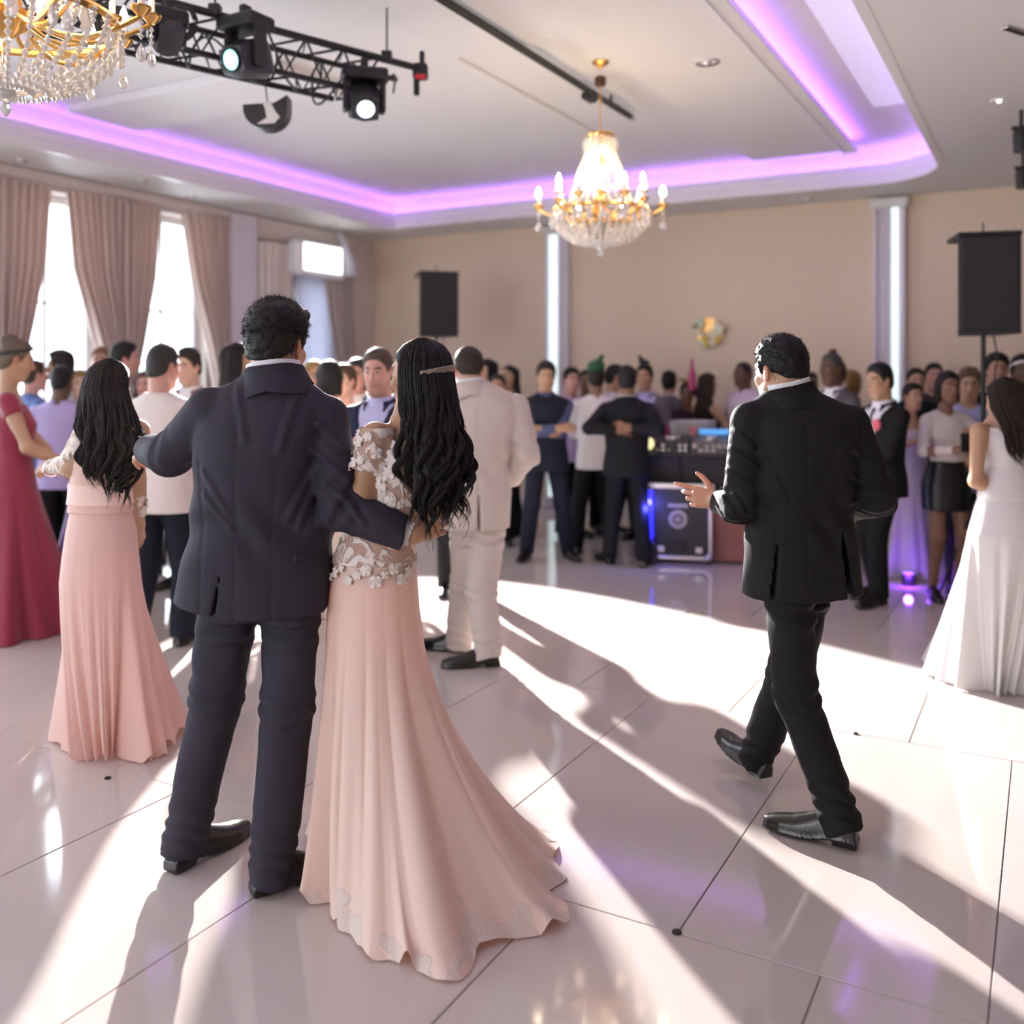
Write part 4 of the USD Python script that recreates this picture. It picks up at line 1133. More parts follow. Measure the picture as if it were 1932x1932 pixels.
ARMS = {'down': ((.285, .02, .86), (.6, -1, 0)), 'front': ((.045, .245, 1.00), (1, -.4, -.3)), 'behind': ((.03, -.175, 1.05), (1, -.5, 0)),
        'crossR': ((-.09, .215, 1.205), (1, .1, -.8)), 'crossL': ((-.12, .20, 1.16), (1, .1, -.8)), 'phone': ((.10, .32, 1.20), (1, -.4, -.8)), 'akimbo': ((.20, .05, .99), (1, -.5, 0)),
        'hold': ((.12, .30, 1.10), (1, -.5, -.6)), 'raise': ((.28, .15, 1.62), (1, -.3, -.5)), 'out': ((.52, .22, 1.08), (.5, -.6, -.8)), 'chest': ((.02, .20, 1.28), (1, 0, -.8)), 'reach': ((.22, .5, 1.10), (1, -.3, -.8))}


class Fig:
    pass


def figure(label, u=None, d=None, pos=None, h=1.78, hd=0, sex='m', skin='tan', head=(0, 0, 0), hair=None, top='suit', c1=(.02, .022, .03), c2=None, bottom='trousers',
           shirt=(.8, .8, .82), R='down', L='down', hi=False, tab=None, lean=(0, 0), yaw=0, J=None, legs=None, lh=None, rh=None, extras=None, group=None, tie=None, shoes=(.012, .01, .01),
           beard=0, lip=None, gown=None, tops=None, bare=None, sleeve=None, build=1.0, chest=None, no_feet=False, eyes=True, wr=1.0, neckback=0):
    fem = sex == 'f'
    s = h / 1.78
    x, y = pos if pos is not None else ((u - CX) / F * d, d)
    t = thing('person', label, 'person', (x, y, 0), -hd, group)
    sk = np.array(SKINS[skin] if isinstance(skin, str) else skin)
    hb, hf, hh = (.0055, .0045, .003) if hi else (.012, .0082, .0055)
    hc = .007 if hi else .0145
    lx, ly = lean
    ln = lambda p: np.asarray(p, float) + np.array([lx, ly, 0]) * np.clip((p[2] / s - .93) / .6, 0, 1.3)
    T = np.array(tab if tab is not None else (FTAB if fem else JTAB), float)
    if tab is None:
        T[:, 0] *= s; T[:, 1:] *= s; T[:, 3:] *= build
        if not fem and top != 'suit': T[:, 3:] *= .95
    for r in T:
        k = np.clip((r[0] / s - .93) / .6, 0, 1.3); r[1] += lx * k; r[2] += ly * k
    j = {}
    sw = (.155 if fem else .188) * (.5 + .5 * build)
    cy_, sy_ = math.cos(-yaw), math.sin(-yaw)
    ry = lambda p: np.array([cy_ * p[0] + sy_ * -p[1] * 0 - sy_ * p[1], sy_ * p[0] + cy_ * p[1], p[2]])
    for nm, sd in (('R', 1), ('L', -1)):
        j['sh' + nm] = ln(ry(np.array([sd * sw, -.015, 1.405 if not fem else 1.40])) * s)
        j['hip' + nm] = np.array([sd * .088, 0, .925]) * s
    j['neck'] = ln(np.array([0, -.022 + neckback, 1.47]) * s)
    j['head'] = ln(np.array([0, .022, 1.655]) * s)
    for nm, sd in (('R', 1), ('L', -1)):
        a = R if nm == 'R' else L
        if isinstance(a, str):
            w, hint = ARMS[a]; w = ln(np.array([w[0] * sd, w[1], w[2]]) * s) ; hint = (hint[0] * sd, hint[1], hint[2])
        else:
            w, hint = a
        if J and 'sh' + nm in J: j['sh' + nm] = np.array(J['sh' + nm], float)
        j['el' + nm], j['wr' + nm] = ik(j['sh' + nm], w, .285 * s, .255 * s, hint)
        lg = (legs or {}).get(nm)
        an = np.array(lg[0], float) if lg else np.array([sd * .10, -.035, .09]) * s
        j['an' + nm] = an
        j['kn' + nm], _ = ik(j['hip' + nm], an, .425 * s, .425 * s, lg[1] if lg and len(lg) > 1 else (sd * .15, 1, 0))
    if J: j.update({k: np.array(v, float) for k, v in J.items()})
    ft = {nm: ((legs or {}).get(nm)[2] if legs and nm in legs and len(legs[nm]) > 2 else (sd * .25, 1)) for nm, sd in (('R', 1), ('L', -1))}
    lift = {nm: ((legs or {}).get(nm)[3] if legs and nm in legs and len(legs[nm]) > 3 else 0) for nm in 'RL'}
    RH = rot_head(*head)
    hs = s * (1.0 if not fem else .97)
    hc0 = j['head']
    toq = lambda P: ((P - hc0) @ RH) / hs
    # ---- body
    pieces, tints = [], []
    neck_r = (.050 if fem else .060) * s
    nb = hc0 + RH @ np.array([0, -.030, -.055]) * hs

    def fhead(P):
        f = head_f(toq(P), fem) * hs
        f = smin(f, seg(P, nb, j['neck'], neck_r, neck_r * 1.08), .03 * s)
        if fem: f = smin(f, ell(P, j['neck'] + np.array([0, .005, -.045 * s]), (.10 * s, .055 * s, .04 * s)), .05 * s)
        return f
    lo = np.minimum(hc0 - .16 * s, j['neck'] - np.array([.13, .09, .10]) * s); hi_ = np.maximum(hc0 + .16 * s, j['neck'] + .1 * s)
    m = snet(fhead, lo, hi_, hf)
    pieces.append(m); tints.append(tint_head(toq(np.array(m.vertices)), sk, fem, lip, beard))
    bare_arm = bare if bare is not None else (top in ('dress', 'bodice'))
    full = fem and top in ('dress', 'bodice')

    def ftorso(P):
        f = loft(P, T if full else T[2:], yaw, grow=(-.012 if full else -.032) * s)
        f = smin(f, seg(P, j['neck'] - np.array([0, 0, .05 * s]), j['neck'] + np.array([0, .004, .02]) * s, neck_r * 1.2, neck_r), .05 * s)
        for nm in 'RL':
            r0, r1, r2 = (.046, .036, .027) if fem else (.052, .044, .032)
            arm = smin(seg(P, j['sh' + nm], j['el' + nm], r0 * s, r1 * s), seg(P, j['el' + nm], j['wr' + nm], r1 * 1.05 * s, r2 * s), .03 * s)
            arm = smin(arm, seg(P, j['el' + nm], j['el' + nm] * .65 + j['wr' + nm] * .35, r1 * .95 * s, r1 * 1.08 * s), .02)
            f = smin(f, arm, .05 * s)
            if bottom in ('trousers', None, 'short'):
                lr = (.082, .055, .036) if fem else (.075, .055, .040)
                leg = smin(seg(P, j['hip' + nm], j['kn' + nm], lr[0] * s, lr[1] * s), seg(P, j['kn' + nm], j['an' + nm], lr[1] * 1.03 * s, lr[2] * s), .04 * s)
                f = smin(f, leg, .05 * s)
        return f
    allj = np.array([j[k] for k in j if k[:2] in ('sh', 'el', 'wr') or (bottom in ('trousers', None, 'short') and k[:2] in ('an', 'kn', 'hi'))] + [T[0, [1, 2, 0]]])
    lo, hi_ = allj.min(0) - .16 * s, allj.max(0) + .13 * s
    lo[2] = max(lo[2], 0.01)
    if bottom not in ('trousers', None, 'short'): lo[2] = T[0, 0] - .02
    m = snet(ftorso, lo, hi_, (hb if (full or bare_arm or bottom == 'short') else .022), 2)
    pieces.append(m); tints.append(np.tile(sk, (len(m.vertices), 1)))
    for nm, sd in (('R', 1), ('L', -1)):
        spec = rh if nm == 'R' else lh
        if spec == 'none': continue
        w = j['wr' + nm]; fd = unit(w - j['el' + nm]); spec = spec or {}
        d_ = unit(np.asarray(spec.get('d', fd + np.array([0, .15, -.05])), float))
        n_ = np.asarray(spec.get('n', (-sd, .1, -.15)), float)
        n_ = n_ if abs(unit(n_) @ d_) < .95 else np.array([0, .2, -1.0])
        hp = hand_parts(w + d_ * .004, d_, n_, sd, spec.get('curl', .4), s * (.90 if fem else 1.0), spec.get('spread', .02), spec.get('curls'), spec.get('thumb'))
        r2 = (.027 if fem else .032) * s
        m = hand_mesh(hp, (w - fd * .07, w + d_ * .01, r2 * 1.05, r2 * .95), hh)
        pieces.append(m); tints.append(np.tile(sk * np.array([1, .96, .94]), (len(m.vertices), 1)))
    obj('body', cat(pieces), m_skin, t, smooth=True, tint=np.vstack(tints))
    # ---- eyes
    if eyes:
        for sd in (-1, 1):
            e = ball((0, 0, 0), .0122 * hs, 2); v = np.array(e.vertices); d0 = v[:, 1] / (.0122 * hs)
            tt = np.where((d0 > .86)[:, None], (.015, .01, .01), np.where((d0 > .74)[:, None], (.10, .05, .025), (.50, .46, .44)))
            e.vertices = ((v * np.array([1.08, 1, .60])) @ RH.T) + hc0 + RH @ np.array([sd * .0315, .0757, .0215]) * hs
            obj('eye', e, m_eye, t, smooth=True, tint=tt)
    # ---- hair
    hr = dict(kind='short', col=(.012, .009, .008), thick=.012, top=.012, quiff=0, rough=.004); hr.update(hair or {})
    hm = hair_mat(hr['col'])
    k = hr['kind']
    if k in ('short', 'updo', 'bun', 'headband', 'tall', 'curly', 'bob'):
        rg, fq = (.010, 40) if k == 'curly' else (hr['rough'], 55)

        def fh(P):
            q = toq(P)
            f = hair_short_f(q, hr['thick'], hr['top'], hr['quiff'], rg, hr.get('seed', 3), fq, hr.get('nape', 0))
            if k in ('updo', 'headband'): f = smin(f, ell(q, (0, -.060, .112), (.062, .062, .058)) + (.004 * np.sin(q[:, 0] * 120 + q[:, 2] * 60)), .02)
            if k == 'bun': f = smin(f, ell(q, (0, -.085, .085), (.04, .04, .04)) + .003 * np.sin(q[:, 2] * 150), .01)
            if k == 'tall': f = smin(f, seg(q, (0, .02, .13), (.015, .0, .21), .055, .04) + .006 * np.sin(q[:, 0] * 90 + q[:, 2] * 70), .03)
            if k == 'bob':
                for sd in (-1, 1): f = smin(f, seg(q, (sd * .075, -.015, .05), (sd * .080, -.0, -.085), .026, .022), .03)
                f = smin(f, ell(q, (0, -.06, -.03), (.08, .05, .09)), .03)
            return f * hs
        ext = np.array([.14, .15, .26 if k == 'tall' else .19]) * hs
        o = obj('hair', snet(fh, hc0 - .15 * hs, hc0 + ext, hf * (.8 if hi else 1)), hm, t, smooth=True)
        if hr.get('strands'):
            r = np.random.default_rng(11); n = hr['strands']; dv = r.normal(size=(n * 3, 3)); dv /= np.linalg.norm(dv, axis=1, keepdims=True)
            zmin = np.interp(dv[:, 1] * .1, *HAIRLINE) + hr.get('nape', 0) * (dv[:, 1] < -.35)
            g = hr['thick'] + hr['top'] * np.clip((dv[:, 2] * .1 + .035 - .06) / .07, 0, 1)
            q0 = np.array([0, -.012, .035]) + dv * (np.array([.077, .098, .098]) + g[:, None] - .004)
            ok = (q0[:, 2] > zmin + .006) & ~((np.abs(q0[:, 0]) > .066) & (np.abs(q0[:, 1] + .008) < .026) & (q0[:, 2] < .042))
            q0, dv = q0[ok][:n], dv[ok][:n]; n = len(q0)
            flow = np.array(hr.get('flow', (0, -.3, -.9))); fl_ = flow - (dv @ flow)[:, None] * dv + r.normal(0, .45, (n, 3))
            Ls = np.where(q0[:, 2] > .05, .017, .009)[:, None] * (hr.get('len', 1.0))
            st = np.stack([q0, q0 + (dv * .35 + fl_ * .6) * Ls, q0 + (dv * .45 + fl_ * 1.15) * Ls * 1.4], 1)
            curves('hair_strands', (st * hs) @ RH.T + hc0, np.array([.0016, .0013, .0005])[None], hm, o)
        if k == 'headband':
            bnd = np.array([(.092 * math.sqrt(1 - ((.033 + .04 * math.sin(a)) / .112) ** 2) * math.cos(a), -.012 + .112 * math.sqrt(1 - ((.033 + .04 * math.sin(a)) / .112) ** 2) * math.sin(a), .068 + .040 * math.sin(a)) for a in np.linspace(0, 2 * PI, 30, endpoint=False)])
            bm = tube((bnd * hs) @ RH.T + hc0, .013 * hs, 8, True); obj('headband', bm, M('headband_' + hr.get('band', 'black'), hr.get('bandcol', (.03, .035, .03)), .5), t, smooth=True)
        if hr.get('tuft'):
            obj('hair_ornament', snet(lambda P: (smin(ell(toq(P), (.0, -.025, .12 if hr['tuft'] == 'green' else .15), (.085, .10, .07) if hr['tuft'] == 'green' else (.05, .045, .05)), seg(toq(P), (.02, -.03, .15), (.055, -.03, .22), .035, .022), .03) + .006 * np.sin(toq(P)[:, 0] * 130 + toq(P)[:, 2] * 90)) * hs, hc0 + np.array([-.12, -.12, .05]), hc0 + np.array([.14, .12, .26]), hf), M('tuft_%s' % hr['tuft'], hr['tuftcol'], .6), t, smooth=True)
    elif k == 'long':
        wx = hr.get('w', 1.0); ze = hr.get('zend', 1.30) * s; hx, hy, hz = hc0
        dirb = RH @ np.array([0, -1.0, 0]); azc = math.atan2(dirb[1], dirb[0]); half = hr.get('half', 1.75)
        tabh = hr.get('tab') or [(ze - .1, hx + hr.get('dx', 0), j['neck'][1] - .045 * s + hr.get('dy', 0), .105 * wx * s, .085 * s), (j['neck'][2], hx + hr.get('dx', 0) * .5, hy - .035 * s, .108 * wx * s, .095 * s), (hz - .03 * s, hx, hy - .012 * s, .098 * s, .112 * s), (hz + .05 * s, hx, hy - .012 * s, .094 * s, .114 * s),
                                    (hz + .10 * s, hx, hy - .012 * s, .078 * s, .095 * s), (hz + .13 * s, hx, hy - .012 * s, .045 * s, .058 * s), (hz + .142 * s, hx, hy - .012 * s, .012 * s, .015 * s)]
        long_hair(t, sorted(tabh), azc - half, azc + half, (lambda a: ze + .03 * np.sin(5 * a) + hr.get('slope', 0) * np.cos(a)), hr['col'], n=(1500 if hi else 260), seed=hr.get('seed', 1), wave=hr.get('wave', .014), wfreq=hr.get('wfreq', 24), w=.0032 if hi else .006, res=.0075 if hi else .012, pts=28 if hi else 14)
    # ---- clothes
    J_ = j
    tag_ = lambda c: '%02x%02x%02x' % tuple(int(255 * min(1, v) ** .45) for v in c)
    slR = {'suit': (.065, .057, .047), 'shirt': (.058, .051, .040), 'vest': (.057, .050, .040), 'top': (.052, .044, .034)}.get(top)
    if hi and top == 'suit': slR = (.071, .065, .055)
    lm = sleeve if sleeve is not None else 1.0

    def arms_f(P, nm, r, wl=None):
        a = seg(P, J_['sh' + nm], J_['el' + nm], r[0] * s * build ** .5, r[1] * s)
        w = J_['wr' + nm]
        if lm >= 1:
            e = J_['el' + nm]; w2 = w - unit(w - e) * .012
            b = seg(P, e, w2, r[1] * s * 1.0, r[2] * s)
            b = np.maximum(b, (P - w2) @ unit(w - e) - .0)
            a = smin(a, b, .025 * s)
        else:
            e = J_['sh' + nm] + (J_['el' + nm] - J_['sh' + nm]) * lm
            a = np.maximum(a, (P - e) @ unit(J_['el' + nm] - J_['sh' + nm]))
        return a
    if top in ('suit', 'shirt', 'top', 'vest'):
        body_arm = top != 'vest'
        folds = []
        for nm, sd in (('R', 1), ('L', -1)):
            e = J_['el' + nm]; folds += [(e, unit(J_['wr' + nm] - J_['sh' + nm]), .085 * s, .0045, 95), (J_['sh' + nm] - np.array([sd * .04, .0, .12]) * s, (sd * .8, 0, .6), .07 * s, .003, 110)]
        cut = np.array([0, 0, T[0, 0]])
        op = (chest if chest is not None else (.075 if top == 'suit' else 0)) * s
        gr = .004 if top == 'suit' else 0

        def ftop(P):
            f = loft(P, T, yaw, grow=gr)
            q0 = P - np.array([lx, ly, 0]) * np.clip((P[:, 2:3] / s - .93) / .6, 0, 1.3)
            qx = cy_ * q0[:, 0] - sy_ * -q0[:, 1] * -1 if False else q0[:, 0] * cy_ + q0[:, 1] * sy_
            qy = -q0[:, 0] * sy_ + q0[:, 1] * cy_
            for nm, sd in (('R', 1), ('L', -1)):
                f = smin(f, seg(P, J_['neck'] - np.array([-sd * .03, .005, .012]) * s, J_['sh' + nm] + np.array([-sd * .010, 0, .012]) * s, .046 * s, .046 * s), .05 * s)
            f = smax(f, T[0, 0] + (extras or {}).get('hem', 0) * (P[:, 0] - T[0, 1]) - P[:, 2], .006)
            if hi and top == 'suit':
                back = qy < .03
                f = f + np.where(back, .0035 * np.exp(-((qx - .0) / .0055) ** 2) * (P[:, 2] < 1.46 * s), 0)
                f = f + np.where(back, .003 * np.exp(-((np.abs(qx) - .105 * s - .10 * np.maximum(0, P[:, 2] - 1.12 * s)) / .006) ** 2) * (P[:, 2] < 1.3 * s), 0)
                for xv, vs in (extras or {}).get('vents', ()):
                    zt_ = 1.06 * s; g = np.maximum(0, (zt_ - P[:, 2]) / .3) * .005 + .0025
                    f = np.where(back, smax(f, np.where(P[:, 2] < zt_, g - np.abs(P[:, 0] - xv - (P[:, 2] - .87) * vs), -1) , .004), f)
            arm = None
            for nm in 'RL':
                if body_arm:
                    a = arms_f(P, nm, slR); f = smin(f, a, .014 if top == 'suit' else .03)
            f = f + wr * (wrinkle(P, folds) if hi else 0)
            if hi: f = f + wr * .010 * (meshkit.noise(P * np.array([7, 7, 3.5]) + 3) - .5) + wr * .004 * np.sin((P[:, 2] * 34 + np.abs(qx) * 30 + 3 * np.sin(P[:, 0] * 9))) * np.exp(-((P[:, 2] - 1.09 * s) / .09) ** 2)
            if op:
                half = np.interp(P[:, 2], [1.02 * s, 1.10 * s, 1.50 * s], [0, .012 * s, op])
                f = np.where(qy > .0, smax(f, half - np.abs(qx), .004), f)
            for A_, B_, am, wd in (extras or {}).get('creases', ()):
                d_ = seg(P * np.array([1, 0, 1]), A_ * np.array([1, 0, 1]), B_ * np.array([1, 0, 1]), 0, 0)
                f = f - np.where(P[:, 1] < A_[1] + .10, am * (np.exp(-(d_ / wd) ** 2) - .55 * np.exp(-((d_ - 1.7 * wd) / wd) ** 2)), 0)
            # neck opening
            f = smax(f, -seg(P, J_['neck'] - np.array([0, 0, .02]) * s, J_['neck'] + np.array([0, .02, .2]) * s, neck_r * 1.12, neck_r * 1.25), .006)
            return f
        P_ = np.array([J_[k] for k in J_ if k[:2] in ('sh', 'el', 'wr')]); lo = np.minimum(P_.min(0) - .09 * s, [T[:, 1].min() - T[:, 3].max() - .03, T[:, 2].min() - T[:, 4].max() - .03, T[0, 0] - .05])
        hi_ = np.maximum(P_.max(0) + .09 * s, [T[:, 1].max() + T[:, 3].max() + .03, T[:, 2].max() + T[:, 4].max() + .03, T[-1, 0] + .01])
        name = {'suit': 'jacket', 'shirt': 'shirt', 'top': 'blouse', 'vest': 'waistcoat'}[top]
        mc = cloth(name + '_' + tag_(c1), c1, .72, .3, 300 if hi else 150, sheen=0 if sum(c1) < .3 else .15)
        jo = obj(name, snet(ftop, lo, hi_, hc), mc, t, smooth=True)
        if top in ('suit', 'vest'):
            ms = cloth('shirt_' + tag_(shirt), shirt, .7, .2)
            T2 = T.copy(); T2[:, 3:] *= .95

            def fsh(P):
                f = np.maximum(loft(P, T2[1:], yaw, grow=-.004), (1.10 if top == 'suit' else .9) * s - P[:, 2])
                c0 = J_['neck']
                # collar: a tapered ring about the neck
                q = P - c0; ax2 = unit(unit(nb - c0) + np.array([0, 0, 1.2])); zz_ = q @ ax2; rr = np.linalg.norm(q - zz_[:, None] * ax2, axis=1)
                tilt = np.clip((P[:, 1] - c0[1]) / .08, -1, 1) * .012 * s
                ring = np.maximum(np.abs(rr - (neck_r + .017 * s - .10 * np.maximum(zz_, 0) * .3)) - .0065, np.maximum(-.05 * s - zz_, zz_ - (.060 * s - tilt)))
                f = smin(f, ring, .008)
                f = smax(f, -seg(P, c0, c0 + ax2 * .2, neck_r + .004, neck_r + .004), .003)
                if top == 'vest':
                    for nm in 'RL': f = smin(f, arms_f(P, nm, slR), .03)
                return f
            lo2, hi2 = (lo, hi_) if top == 'vest' else (np.array([T2[:, 1].min() - .2 * s, T2[:, 2].min() - .15 * s, T2[1, 0]]), np.array([T2[:, 1].max() + .2 * s, T2[:, 2].max() + .16 * s, nb[2] + .06 * s]))
            so = obj('shirt', snet(fsh, lo2, np.maximum(hi2, [hi2[0], hi2[1], J_['neck'][2] + .1]), hf if hi else .0105), ms, t, smooth=True)
            for nm in 'RL':
                if hi and top == 'suit':
                    e, w = J_['el' + nm], J_['wr' + nm]; dr = unit(w - e)
                    obj('shirt_cuff', tube([w - dr * .03, w + dr * .006, w + dr * .006001], [.036 * s, .037 * s, .030 * s], 20), ms, t, smooth=40)
            if tie is not None:
                zt_ = J_['neck'][2] - .01 * s; fy = float(np.interp(zt_ - .12 * s, T[:, 0], T[:, 2] + T[:, 4]))
                if tie == 'bow':
                    tm = cat([ball((sd * .028 * s, 0, 0), 1.0, 1) for sd in (-1, 1)]); tm = cat([box(sd * .03 * s - .022 * s, sd * .03 * s + .022 * s, -.008, .008, -.018 * s, .018 * s, .006) for sd in (-1, 1)] + [box(-.01, .01, -.011, .011, -.01, .01, .003)])
                    tm.apply_translation([J_['neck'][0], J_['neck'][1] + .085 * s, zt_ - .005])
                    obj('bow_tie', tm, M('tie_black', (.01, .01, .012), .5), t)
                else:
                    pts = [(J_['neck'][0], J_['neck'][1] + .085 * s, zt_), (J_['neck'][0] * .8, fy - .005, zt_ - .16 * s), (T[3, 1], T[3, 2] + T[3, 4] + .002, 1.08 * s)]
                    tm = tube(np.array(pts), [.018 * s, .030 * s, .036 * s], 10); v = np.array(tm.vertices); obj('necktie', tm, M('tie_' + tag_(tie), tie, .5), t)
            if top == 'suit':
                c0 = J_['neck']

                def fco(P):
                    q = P - c0; ax2 = unit(unit(nb - c0) + np.array([0, 0, 1.2])); zl = q @ ax2; qr = q - zl[:, None] * ax2; rr = np.linalg.norm(qr, axis=1); z = zl / s
                    tilt = np.clip(qr[:, 1] / .08, -1, 1) * .016 * s
                    rad = neck_r + (.029 + .42 * np.maximum(0, .030 - z)) * s
                    f = np.maximum(np.abs(rr - rad) - .006, np.maximum(-.022 * s - zl - np.abs(q[:, 0]) * .22, zl - (.042 * s - tilt)))
                    hx_ = np.where(q[:, 1] > .01, (.025 + q[:, 1] * .35) * s - np.abs(q[:, 0]), -1)
                    return smax(f, hx_, .004)
                obj('collar', snet(fco, c0 - .14 * s, c0 + .10 * s, min(hf, .007) if hi else .0085), mc, jo, smooth=True)
            if extras and 'pocket' in extras:
                for px, pz in extras['pocket']:
                    yy = -float(np.interp(pz, T[:, 0], T[:, 4])) * .68
                    fm = box(px - .045, px + .045, -.006, .006, pz - .028, pz, .004); fm.apply_transform(trimesh.transformations.rotation_matrix(.95 * np.sign(px), [0, 0, 1], [px, 0, pz])); fm.apply_translation([0, yy, 0]); obj('pocket_flap', fm, mc, jo)
            if extras and 'buttons' in extras:
                for nm in extras['buttons']:
                    e, w = J_['el' + nm], J_['wr' + nm]; dr = unit(w - e); sidev = unit(np.cross(dr, extras.get('bdir', (0, 1, 0))))
                    for k_ in range(3):
                        c = w - dr * (.030 + .020 * k_) + np.asarray(extras.get('boff', (0, -.040, -.02))) * s
                        obj('button', ball(c, .008, 2), M('button_black', (.01, .01, .01), .15), jo)
    if bottom == 'trousers':
        cb = c2 if c2 is not None else c1
        mt = cloth('trousers_' + tag_(cb), cb, .75, .3, 300 if hi else 150, sheen=0 if sum(cb) < .3 else .1)
        hz_ = T[0, 0] if top == 'suit' else T[0, 0]

        def ftr(P):
            f = ell(P, np.array([0, -.008, .955]) * s, (.168 * s * build, .122 * s, .13 * s))
            f = smin(f, ell(P, np.array([0, -.045, .90]) * s, (.140 * s, .076 * s, .09 * s)), .05)
            for nm in 'RL':
                hp_, kn, an = J_['hip' + nm], J_['kn' + nm], J_['an' + nm]
                dr = unit(an - kn); lw = (extras or {}).get('legw', 1.0) * s
                sh = np.maximum(seg(P, kn, an + dr * .05, .076 * lw, .068 * lw), (P - an) @ dr - .045 * s)
                leg = smin(seg(P, hp_, kn, .094 * lw, .077 * lw), sh, .03)
                f = smin(f, leg, .022)
            if hi:
                sp = []
                for nm in 'RL':
                    kn, an, hp_ = J_['kn' + nm], J_['an' + nm], J_['hip' + nm]
                    sp += [(kn - np.array([0, .03, .0]), (.25, 0, 1), .10, .0042, 85), (an + np.array([0, 0, .05]), (.15, .2, 1), .10, .0038, 95), (hp_ - np.array([0, .06, .09]), (.5, 0, 1), .10, .006, 60)]
                f = f + wr * wrinkle(P, sp) + wr * .009 * (meshkit.noise(P * np.array([10, 10, 4.]) + 9) - .5)
            return np.maximum(f, P[:, 2] - 1.045 * s)
        lp = np.array([J_[k] for k in J_ if k[:2] in ('hi', 'kn', 'an')]); lo = lp.min(0) - .13 * s; hi_ = lp.max(0) + .14 * s; lo[0] -= .06; hi_[0] += .06; lo[2] = max(lo[2], .02); hi_[2] = 1.05 * s
        obj('trousers', snet(ftr, lo, hi_, hc), mt, t, smooth=True)
    elif bottom == 'short':
        mt = M('leather_' + tag_(c2), c2, .3, bump=.1, bscale=80)
        f2 = lambda P: np.maximum(np.maximum(loft(P, [(.70 * s, 0, 0, .185 * s, .14 * s), (.90 * s, 0, -.005, .19 * s, .145 * s), (1.06 * s, 0, 0, .145 * s, .112 * s), (1.1 * s, 0, 0, .14 * s, .11 * s)]), .70 * s - P[:, 2]), P[:, 2] - 1.09 * s)
        obj('skirt', snet(f2, (-.25 * s, -.2 * s, .68 * s), (.25 * s, .2 * s, 1.1 * s), .012), mt, t, smooth=True)
    if (bottom in ('trousers', 'short')) and not no_feet:
        ms = M('shoe_' + tag_(shoes), shoes, .25, coat=.08)
        for nm in 'RL':
            an = J_['an' + nm]; d_ = unit([ft[nm][0], ft[nm][1], 0])
            hl = an - d_ * .040 * s; hl = np.array([hl[0], hl[1], max(0.001, an[2] - .09 * s) if lift[nm] == 0 else .002 + max(0, -lift[nm]) * .2])
            obj('shoe', shoe_mesh(hl, d_, s * (.95 if fem else 1.0), .0065 if hi else .011, lift[nm]), ms, t, smooth=True)
    if gown:
        mg = cloth('gown_' + tag_(gown['col']), gown['col'], .62, .12, 200, trans=gown.get('trans', .12), sheen=.3)
        if top in ('dress', 'bodice'):
            tz0, tz1 = gown.get('top', (1.0, 1.33)); strap = gown.get('strap')
            mb = mg if not gown.get('bod') else gown['bod']

            def fb(P):
                f = loft(P, T, yaw, grow=.004)
                zt = np.full(len(P), tz1 * s)
                if 'neckf' in gown: zt = gown['neckf'](P)
                f = np.maximum(f, np.maximum(tz0 * s - P[:, 2], P[:, 2] - zt))
                if strap:
                    for nm, sd in (('R', 1), ('L', -1)):
                        sx = J_['neck'][0] + sd * strap[0] * s
                        st = np.maximum(loft(P, T, yaw, grow=.006), np.abs(P[:, 0] - sx) - strap[1])
                        st = np.minimum(st, np.maximum(np.abs(ell(P, (sx, J_['neck'][1], J_['neck'][2] - .085 * s), (.06, .105 * s, .058 * s))) - .004, np.abs(P[:, 0] - sx) - strap[1]))
                        f = np.minimum(f, np.maximum(st, tz1 * s - .03 - P[:, 2]))
                if gown.get('capsleeve'):
                    for nm in gown['capsleeve']:
                        a, b = J_['sh' + nm], J_['el' + nm]; dr = unit(b - a)
                        c = seg(P, a - dr * .02, a + dr * .14, .058 * s, .053 * s)
                        f = smin(f, np.maximum(c, (P - a) @ dr - gown.get('caplen', .10)), .03)
                return f
            lo = np.array([T[:, 1].min() - .30 * s, T[:, 2].min() - .20 * s, tz0 * s - .02]); hi_ = np.array([T[:, 1].max() + .30 * s, T[:, 2].max() + .20 * s, 1.48 * s])
            obj('bodice', snet(fb, lo, hi_, hb if hi else .012), mb, t, smooth=True)
        sk_ = gown.get('skirt')
        if sk_ and gown.get('scaled'): sk_ = dict(sk_, rows=[tuple(v * s for v in r) for r in sk_['rows']])
        if sk_: obj('skirt', skirt_mesh(**sk_), mg, t, smooth=True)
    o = Fig(); o.t, o.j, o.s, o.T, o.RH, o.hc0, o.hs, o.sk = t, j, s, T, RH, hc0, hs, sk
    return o

# ---------------------------------------------------------------- the people
class Frame:
    """Figure frame: places joints at image-measured points that lie at a real depth in the hall."""

    def __init__(self, u, d, hd=0):
        self.pos = ((u - CX) / F * d, d); self.d, self.hd = d, math.radians(hd)

    def loc(self, w):
        x, y = w[0] - self.pos[0], w[1] - self.pos[1]; c, s = math.cos(self.hd), math.sin(self.hd)
        return np.array([c * x - s * y, s * x + c * y, w[2]])

    def __call__(self, u, v, dy=0):
        return self.loc(pix(u, v, self.d + dy))

    def row(self, v, ul, ur, b, cy=0, dx=0):
        """A torso row between two outline columns."""
        m = self.d / F
        return (EYE - (v - HOR) * m, ((ul + ur) / 2 - CX) * m - self.pos[0] + dx, cy, (ur - ul) / 2 * m, b)

    def floor(self, u, v):
        d = EYE * F / (v - HOR); return self.loc(np.array([(u - CX) / F * d, d, 0]))[:2]


NAVY, BLACK, BEIGE, PINK = (.034, .030, .043), (.0105, .0098, .0115), (.58, .50, .45), (.80, .47, .37)
HBLACK = (.010, .008, .008)

